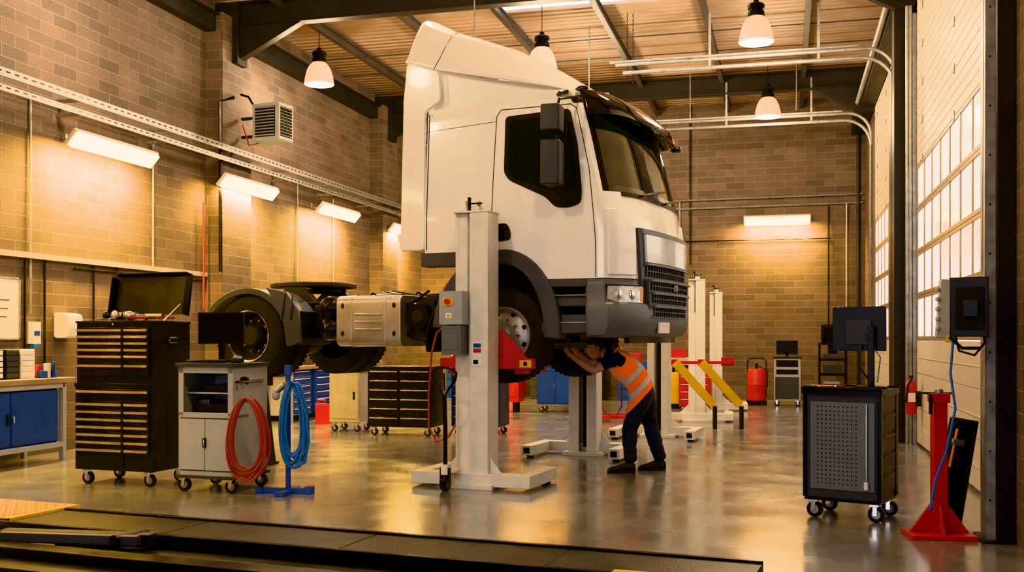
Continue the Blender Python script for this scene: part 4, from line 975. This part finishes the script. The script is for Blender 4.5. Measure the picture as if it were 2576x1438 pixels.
b.done((-4.75, 19.9, 0), 0, bevel=.005)
b = B('red_parts_washer'); b.bb(0, .55, 0, .45, .2, .95, RED); b.bb(-.02, .57, -.02, .47, .95, 1.0, BLK); b.bb(.05, .5, -.01, 0, .3, .85, RED)
for x in (.1, .45):
    for y in (.1, .36): b.cyl((x, y, 0), (x, y, .2), .04, BLK)
b.done((-5.6, 19.6, 0), 0, bevel=.02)
def drum(loc, col, r=.2, h=.95):
    b = B('fluid_dispenser' if col == RED else 'gas_cylinder')
    b.lathe([(0, .1), (r, .1), (r*1.03, .14), (r, .18), (r, h*.45), (r*1.04, h*.47), (r, h*.5), (r, h*.78), (r*.9, h*.82), (0, h*.83)], (0, 0, 0), (0, 0, 1), col, n=28)
    b.tube([(-r, r, .1), (-r, r, h), (-r*.7, r, h*1.06), (r*.7, r, h*1.06), (r, r, h), (r, r, .1)], .014, BLK); b.cyl((0, 0, h*.83), (0, 0, h*.95), .03, BLK)
    b.cyl((-r-.02, .1, .08), (-r+.03, .1, .08), .08, BLK); b.cyl((r-.03, .1, .08), (r+.02, .1, .08), .08, BLK); b.tube([(0, 0, h*.9), (r*1.2, -.05, h*.8), (r*1.15, -.1, h*.4)], .012, BLK); b.bb(-r, r, -r*.6, r, 0.0, .1, BLK)
    b.done(loc, 0)
drum((-.62, 23.2, 0), RED); drum((-2.25, 21.6, 0), YEL, .13, .9)
b = B('diagnostic_cart'); b.bb(0, .55, 0, .5, .12, 1.02, LGREY); b.bb(.03, .52, -.01, 0, .15, .62, DGREY); b.bb(.05, .5, -.012, 0, .68, .78, BLK); b.bb(.05, .5, -.012, 0, .84, .98, BLK); b.bb(-.02, .57, -.03, .52, 1.02, 1.05, BLK)
b.bb(.05, .5, .2, .24, 1.1, 1.4, BLK); b.bb(.24, .3, .2, .3, 1.05, 1.15, BLK)
for x in (.05, .48):
    for y in (.05, .42): b.castor(x, y, .05, .12)
b.done((-.25, 22.9, 0), 0, bevel=.005)
b = B('diagnostic_cart'); b.bb(0, .6, 0, .5, .3, .36, BLK); b.bb(0, .6, 0, .5, .62, .68, BLK); b.bb(0, .6, 0, .5, .95, 1.0, BLK)
for x in (0, .56):
    for y in (.0, .46): b.bb(x, x+.04, y, y+.04, .1, 1.35, BLK); b.castor(x+.02, y+.02, .045, .11)
b.bb(.05, .55, .1, .2, 1.3, 1.75, BLK); b.bb(.1, .5, .09, .1, 1.36, 1.68, SCR); b.bb(.1, .5, .1, .4, .68, .85, DGREY); b.bb(.1, .5, .05, .4, 1.0, 1.1, DGREY); b.bb(.1, .45, .1, .4, .36, .5, LGREY); b.bb(.2, .4, .2, .28, 1.0, 1.35, BLK)
b.done((.70, 23.8, 0), 0, bevel=.005)
b = B('engine_crane'); b.bb(0, .9, 0, .06, .06, .12, RED); b.bb(0, .9, .5, .56, .06, .12, RED); b.bb(-.05, .05, 0, .56, .06, .14, RED); b.bb(-.04, .04, .24, .32, .1, 1.1, RED); b.box((.3, .28, 1.12), (.9, .07, .08), RED, (0, 12, 0)); b.cyl((.02, .28, .5), (.4, .28, 1.05), .03, BLK)
for x in (.1, .85):
    for y in (0, .5): b.cyl((x, y, .04), (x, y+.06, .04), .04, BLK)
b.done((-3.3, 17.6, 0), 15, bevel=.006)
b = B('jerrycan'); b.bb(-.12, .12, -.09, .09, .0, .34, RED); b.tube([(-.08, 0, .34), (-.08, 0, .40), (.04, 0, .40), (.04, 0, .34)], .014, RED); b.cyl((.09, 0, .33), (.09, 0, .38), .025, BLK); b.done((-7.6, 16.2, 0), 20, bevel=.02)
b = B('parts_crates')
for k, c in enumerate((BLUE, RED, DGREY, BLK, BLUE, PLAST)):
    x = -8.0+k*1.05; b.bb(x, x+.8, 24.0, 24.6, 0, .8+.1*(k % 3), c)
    for j in range(4): b.bb(x+.04, x+.76, 23.985, 24.0, .08+j*.19, .24+j*.19, c)
    b.bb(x+.1, x+.5, 24.1, 24.5, .8+.1*(k % 3), 1.1+.1*(k % 2), random.choice([RED, BLK, PLAST]))
b.done(bevel=.005)

# ------------------------------------------------------------------ foreground drive-on lift
b = B('drive_on_lift')
b.bb(.0, 5.4, -.62, 0, .02, .10, DUST); b.bb(-.02, 5.4, -.02, .02, .02, .115, BLK); b.bb(.0, 5.4, -.66, -.62, .02, .12, BLK)
b.bb(.0, 5.4, -.62, -.60, .10, .108, STEEL)
b.bb(.0, 5.4, -1.5, -.70, .0, .03, DUST); b.bb(.3, 5.0, -1.28, -1.12, .03, .10, BLK)
b.bb(-1.05, .02, -.55, .14, .02, .12, YEL)
for i in range(20):
    for j in range(13): b.box((-1.02+i*.05, -.52+j*.05, .122), (.026, .008, .005), YEL, (0, 0, 45 if (i+j) % 2 else -45))
b.bb(-1.1, .02, -.58, -.55, .0, .12, BLK); b.bb(-1.05, .02, -.80, -.6, .0, .08, YEL)
b.box((.95, -.85, .10), (1.1, .10, .08), STEEL, (0, 0, 12)); b.box((1.0, -.98, .12), (1.0, .06, .06), STEELB, (0, 0, 12)); b.cyl((1.35, -.95, .12), (1.35, -.65, .12), .04, STEEL); b.bb(.9, 1.2, -1.0, -.7, .03, .10, STEEL)
for x in (1.4, 2.8, 4.2): b.bb(x-.004, x+.004, -.6, -.02, .1, .103, BLK)
b.bb(4.65, 4.95, -.72, -.6, .05, .13, YEL)
b.done((-5.50, 7.0, 0), -6.4, bevel=.004)

# ------------------------------------------------------------------ mechanic
man = empty('mechanic', (-1.53, 11.27, 0), YAW)
V = []; E = []; RR = []
def jv(p, r): V.append(Vector(p)); RR.append(r); return len(V)-1
pel = jv((.03, 0, .92), (.145, .150))
wai = jv((-.06, 0, 1.03), (.14, .15)); che = jv((-.18, 0, 1.15), (.155, .165)); shc = jv((-.30, 0, 1.235), (.12, .13)); nk = jv((-.385, .0, 1.285), (.058, .058)); hd0 = jv((-.45, .0, 1.30), (.055, .055))
seg = []
def ed(a, c, tag): E.append((a, c)); seg.append((a, c, tag))
ed(pel, wai, 'vest'); ed(wai, che, 'vest'); ed(che, shc, 'vest'); ed(shc, nk, 'shirt'); ed(nk, hd0, 'skin')
for side, sh, el, wr, ha in ((-1, (-.30, -.18, 1.235), (-.53, -.21, 1.105), (-.725, -.17, 1.235), (-.775, -.16, 1.28)), (1, (-.32, .17, 1.26), (-.55, .17, 1.16), (-.70, .10, 1.31), (-.74, .08, 1.355))):
    a = jv(sh, (.085, .085)); m1 = jv(Vector(sh).lerp(Vector(el), .55), (.066, .066)); c = jv(el, (.047, .047)); f1 = jv(Vector(el).lerp(Vector(wr), .35), (.047, .047)); d = jv(wr, (.030, .030)); e = jv(ha, (.028, .036))
    ed(shc, a, 'vest'); ed(a, m1, 'shirt'); ed(m1, c, 'skin'); ed(c, f1, 'skin'); ed(f1, d, 'skin'); ed(d, e, 'skin')
for side, hp, kn, an in ((-1, (.02, -.10, .83), (-.14, -.12, .48), (-.12, -.11, .10)), (1, (.06, .10, .83), (.12, .11, .48), (.24, .11, .10))):
    a = jv(hp, (.120, .120)); m1 = jv(Vector(hp).lerp(Vector(kn), .5), (.108, .108)); c = jv(kn, (.088, .088)); m2 = jv(Vector(kn).lerp(Vector(an), .35), (.088, .088)); m3 = jv(Vector(kn).lerp(Vector(an), .8), (.075, .075)); d = jv(an, (.070, .070))
    ed(pel, a, 'leg'); ed(a, m1, 'leg'); ed(m1, c, 'leg'); ed(c, m2, 'leg'); ed(m2, m3, 'leg'); ed(m3, d, 'leg')
def skin_mesh(name, V, E, RR, root=0, sub=2):
    me = bpy.data.meshes.new(name); me.from_pydata([tuple(v) for v in V], E, []); o = bpy.data.objects.new(name, me); sc.collection.objects.link(o)
    md = o.modifiers.new('skin', 'SKIN'); md.use_smooth_shade = True
    for i, sv in enumerate(me.skin_vertices[0].data): sv.radius = RR[i] if hasattr(RR[i], '__len__') else (RR[i], RR[i]); sv.use_root = (i == root)
    s2 = o.modifiers.new('sub', 'SUBSURF'); s2.levels = sub; s2.render_levels = sub
    bpy.context.view_layer.update(); dg = bpy.context.evaluated_depsgraph_get()
    nm = bpy.data.meshes.new_from_object(o.evaluated_get(dg)); bpy.data.objects.remove(o); bpy.data.meshes.remove(me)
    nm.name = name
    return nm
me = skin_mesh('body', V, E, RR, 0, 4)
for m in (CLOTH, NAVY, SKIN): me.materials.append(m)
def near(p):
    best = None
    for a, c, t in seg:
        A, C = V[a], V[c]; d = C-A; u = max(0, min(1, (p-A).dot(d)/d.length_squared)); q = (p-(A+d*u)).length - (RR[a][0]*(1-u)+RR[c][0]*u)
        if best is None or q < best[0]: best = (q, t, a, c, u)
    return best
for pl in me.polygons:
    t = near(Vector(pl.center))[1]; pl.material_index = {'vest': 0, 'leg': 0, 'shirt': 1, 'skin': 2}[t]
from mathutils import noise
ax0 = Vector(AX0); axd = Vector(AXD)
nrm = {v.index: v.normal.copy() for v in me.vertices}
for v in me.vertices:
    c = v.co.copy(); h = (c-ax0).dot(axd); t = near(c)[1]; k = 0
    if t == 'vest' and abs(c.y) < .212 and h < .58: k = .014*max(0., min(1., (h-.015)/.02))+.008*noise.noise(c*9)
    elif t == 'leg': k = .012*noise.noise(Vector((c.x*9, c.y*9, c.z*16)))+(.014*max(0., min(1., (h-.015)/.02)))
    v.co += nrm[v.index]*k
me.shade_smooth()
o = bpy.data.objects.new('body', me); sc.collection.objects.link(o); o.parent = man
for (hx, hy) in ((-.09, -.115), (.27, .11)):
    b = B('shoe'); x = hx; R = []
    for k, (dx, wd, ht) in enumerate(((.01, .030, .09), (-.02, .044, .125), (-.08, .048, .125), (-.14, .046, .10), (-.20, .052, .078), (-.255, .048, .065), (-.29, .030, .045))):
        R.append([b.bm.verts.new((x+.01+dx, hy+wd*math.cos(t), max(.0, ht*.5+ht*.5*math.sin(t)))) for t in [2*math.pi*i/16 for i in range(16)]])
    for i in range(len(R)-1):
        for j in range(16): b.f([R[i][j], R[i][(j+1) % 16], R[i+1][(j+1) % 16], R[i+1][j]], SHOE)
    b.f(R[0], SHOE); b.f(R[-1], SHOE); b.bb(x-.285, x+.015, hy-.047, hy+.047, 0, .022, BLKM)
    b.done(parent=man, bevel=.008, ang=50)
b = B('head')
def headpt(ph, th):
    x = math.sin(ph)*math.cos(th); y = math.sin(ph)*math.sin(th); z = math.cos(ph)
    X, Y, Z = x*.098, y*.076, z*.118
    if z < -.1: X = X-(.012*(-z)) if x < 0 else X*(1+.25*z); Y *= (1+.28*z)
    if x < 0 and abs(z) < .75: X = X*.95
    return X, Y, Z
n1, n2 = 28, 40; rg = []
for i in range(n1+1):
    rg.append([b.bm.verts.new(headpt(math.pi*i/n1, 2*math.pi*j/n2)) for j in range(n2)])
for i in range(n1):
    for j in range(n2):
        q4 = [rg[i][j], rg[i+1][j], rg[i+1][(j+1) % n2], rg[i][(j+1) % n2]]; c = sum((v.co for v in q4), Vector())/4
        hair = (c.z > .055) or (c.x > .02 and c.z > -.045) or (c.x > -.015 and c.z > .02)
        b.f(q4, HAIR if hair else SKIN)
b.prism([(-.092, .022), (-.118, -.022), (-.112, -.032), (-.088, -.034)], 'y', -.012, .012, SKIN)
b.sph((-.106, .0, -.026), (.014, .018, .012), SKIN, n=8)
for sg in (-1, 1):
    b.sph((-.084, sg*.030, .010), (.012, .015, .010), EYEW, n=8); b.sph((-.094, sg*.031, .010), (.004, .006, .006), BLK, n=6); b.box((-.092, sg*.031, .030), (.01, .034, .007), HAIR)
    b.sph((.008, sg*.077, -.002), (.022, .010, .034), SKIN, n=10); b.sph((.004, sg*.082, -.0), (.012, .006, .022), LIP, n=8)
b.box((-.094, 0, -.062), (.012, .044, .006), LIP); b.box((-.093, 0, -.070), (.012, .038, .007), LIP)
ho = b.done(parent=man, bevel=.004, ang=60, dbl=True); ho.location = (-.50, -.01, 1.345); ho.rotation_euler = (rad(8), rad(-12), rad(12))
def hand(name, wr, d, pn, m=SKIN, mir=1):
    d = Vector(d).normalized(); pn = Vector(pn).normalized(); s = d.cross(pn).normalized()*mir; wr = Vector(wr)
    VV = []; EE = []; R2 = []
    def a(p, r, par=None):
        VV.append(p); R2.append(r)
        if par is not None: EE.append((par, len(VV)-1))
        return len(VV)-1
    w0 = a(wr, (.026, .022)); pm = a(wr+d*.05, (.036, .02), w0)
    for k, (off, ln) in enumerate(((.030, .068), (.010, .078), (-.010, .072), (-.030, .056))):
        b0 = a(wr+d*.088+s*off, .0105, pm); c1 = a(VV[b0]+(d*.9+pn*.35).normalized()*ln*.42, .0095, b0); c2 = a(VV[c1]+(d*.45+pn*.9).normalized()*ln*.32, .0088, c1); a(VV[c2]+(d*-.1+pn*1.).normalized()*ln*.26, .0078, c2)
    t0 = a(wr+d*.03+s*.032, .0125, pm); t1 = a(VV[t0]+(d*.5+s*.75+pn*.3).normalized()*.035, .0115, t0); a(VV[t1]+(d*.75+s*.1+pn*.7).normalized()*.03, .0095, t1)
    nm = skin_mesh(name, VV, EE, R2, 0, 2); nm.materials.append(m); nm.shade_smooth(); o = bpy.data.objects.new(name, nm); sc.collection.objects.link(o); o.parent = man
hand('left_hand', (-.745, -.165, 1.252), (-.75, .05, .65), (.2, .5, .85)); hand('right_hand', (-.71, .095, 1.325), (-.7, -.1, .7), (.2, -.6, .8), mir=-1)

# ------------------------------------------------------------------ world
w = bpy.data.worlds.new('world'); sc.world = w; w.use_nodes = True; nt = w.node_tree; bg = nt.nodes['Background']
tc = nt.nodes.new('ShaderNodeTexCoord'); sp = nt.nodes.new('ShaderNodeSeparateXYZ'); nt.links.new(tc.outputs['Generated'], sp.inputs[0])
cr = nt.nodes.new('ShaderNodeValToRGB'); cr.color_ramp.elements[0].position = 0; cr.color_ramp.elements[0].color = (.85, .80, .84, 1); cr.color_ramp.elements[1].position = .5; cr.color_ramp.elements[1].color = (.76, .85, 1, 1)
nt.links.new(sp.outputs[2], cr.inputs[0]); nt.links.new(cr.outputs[0], bg.inputs[0]); bg.inputs[1].default_value = 3.5
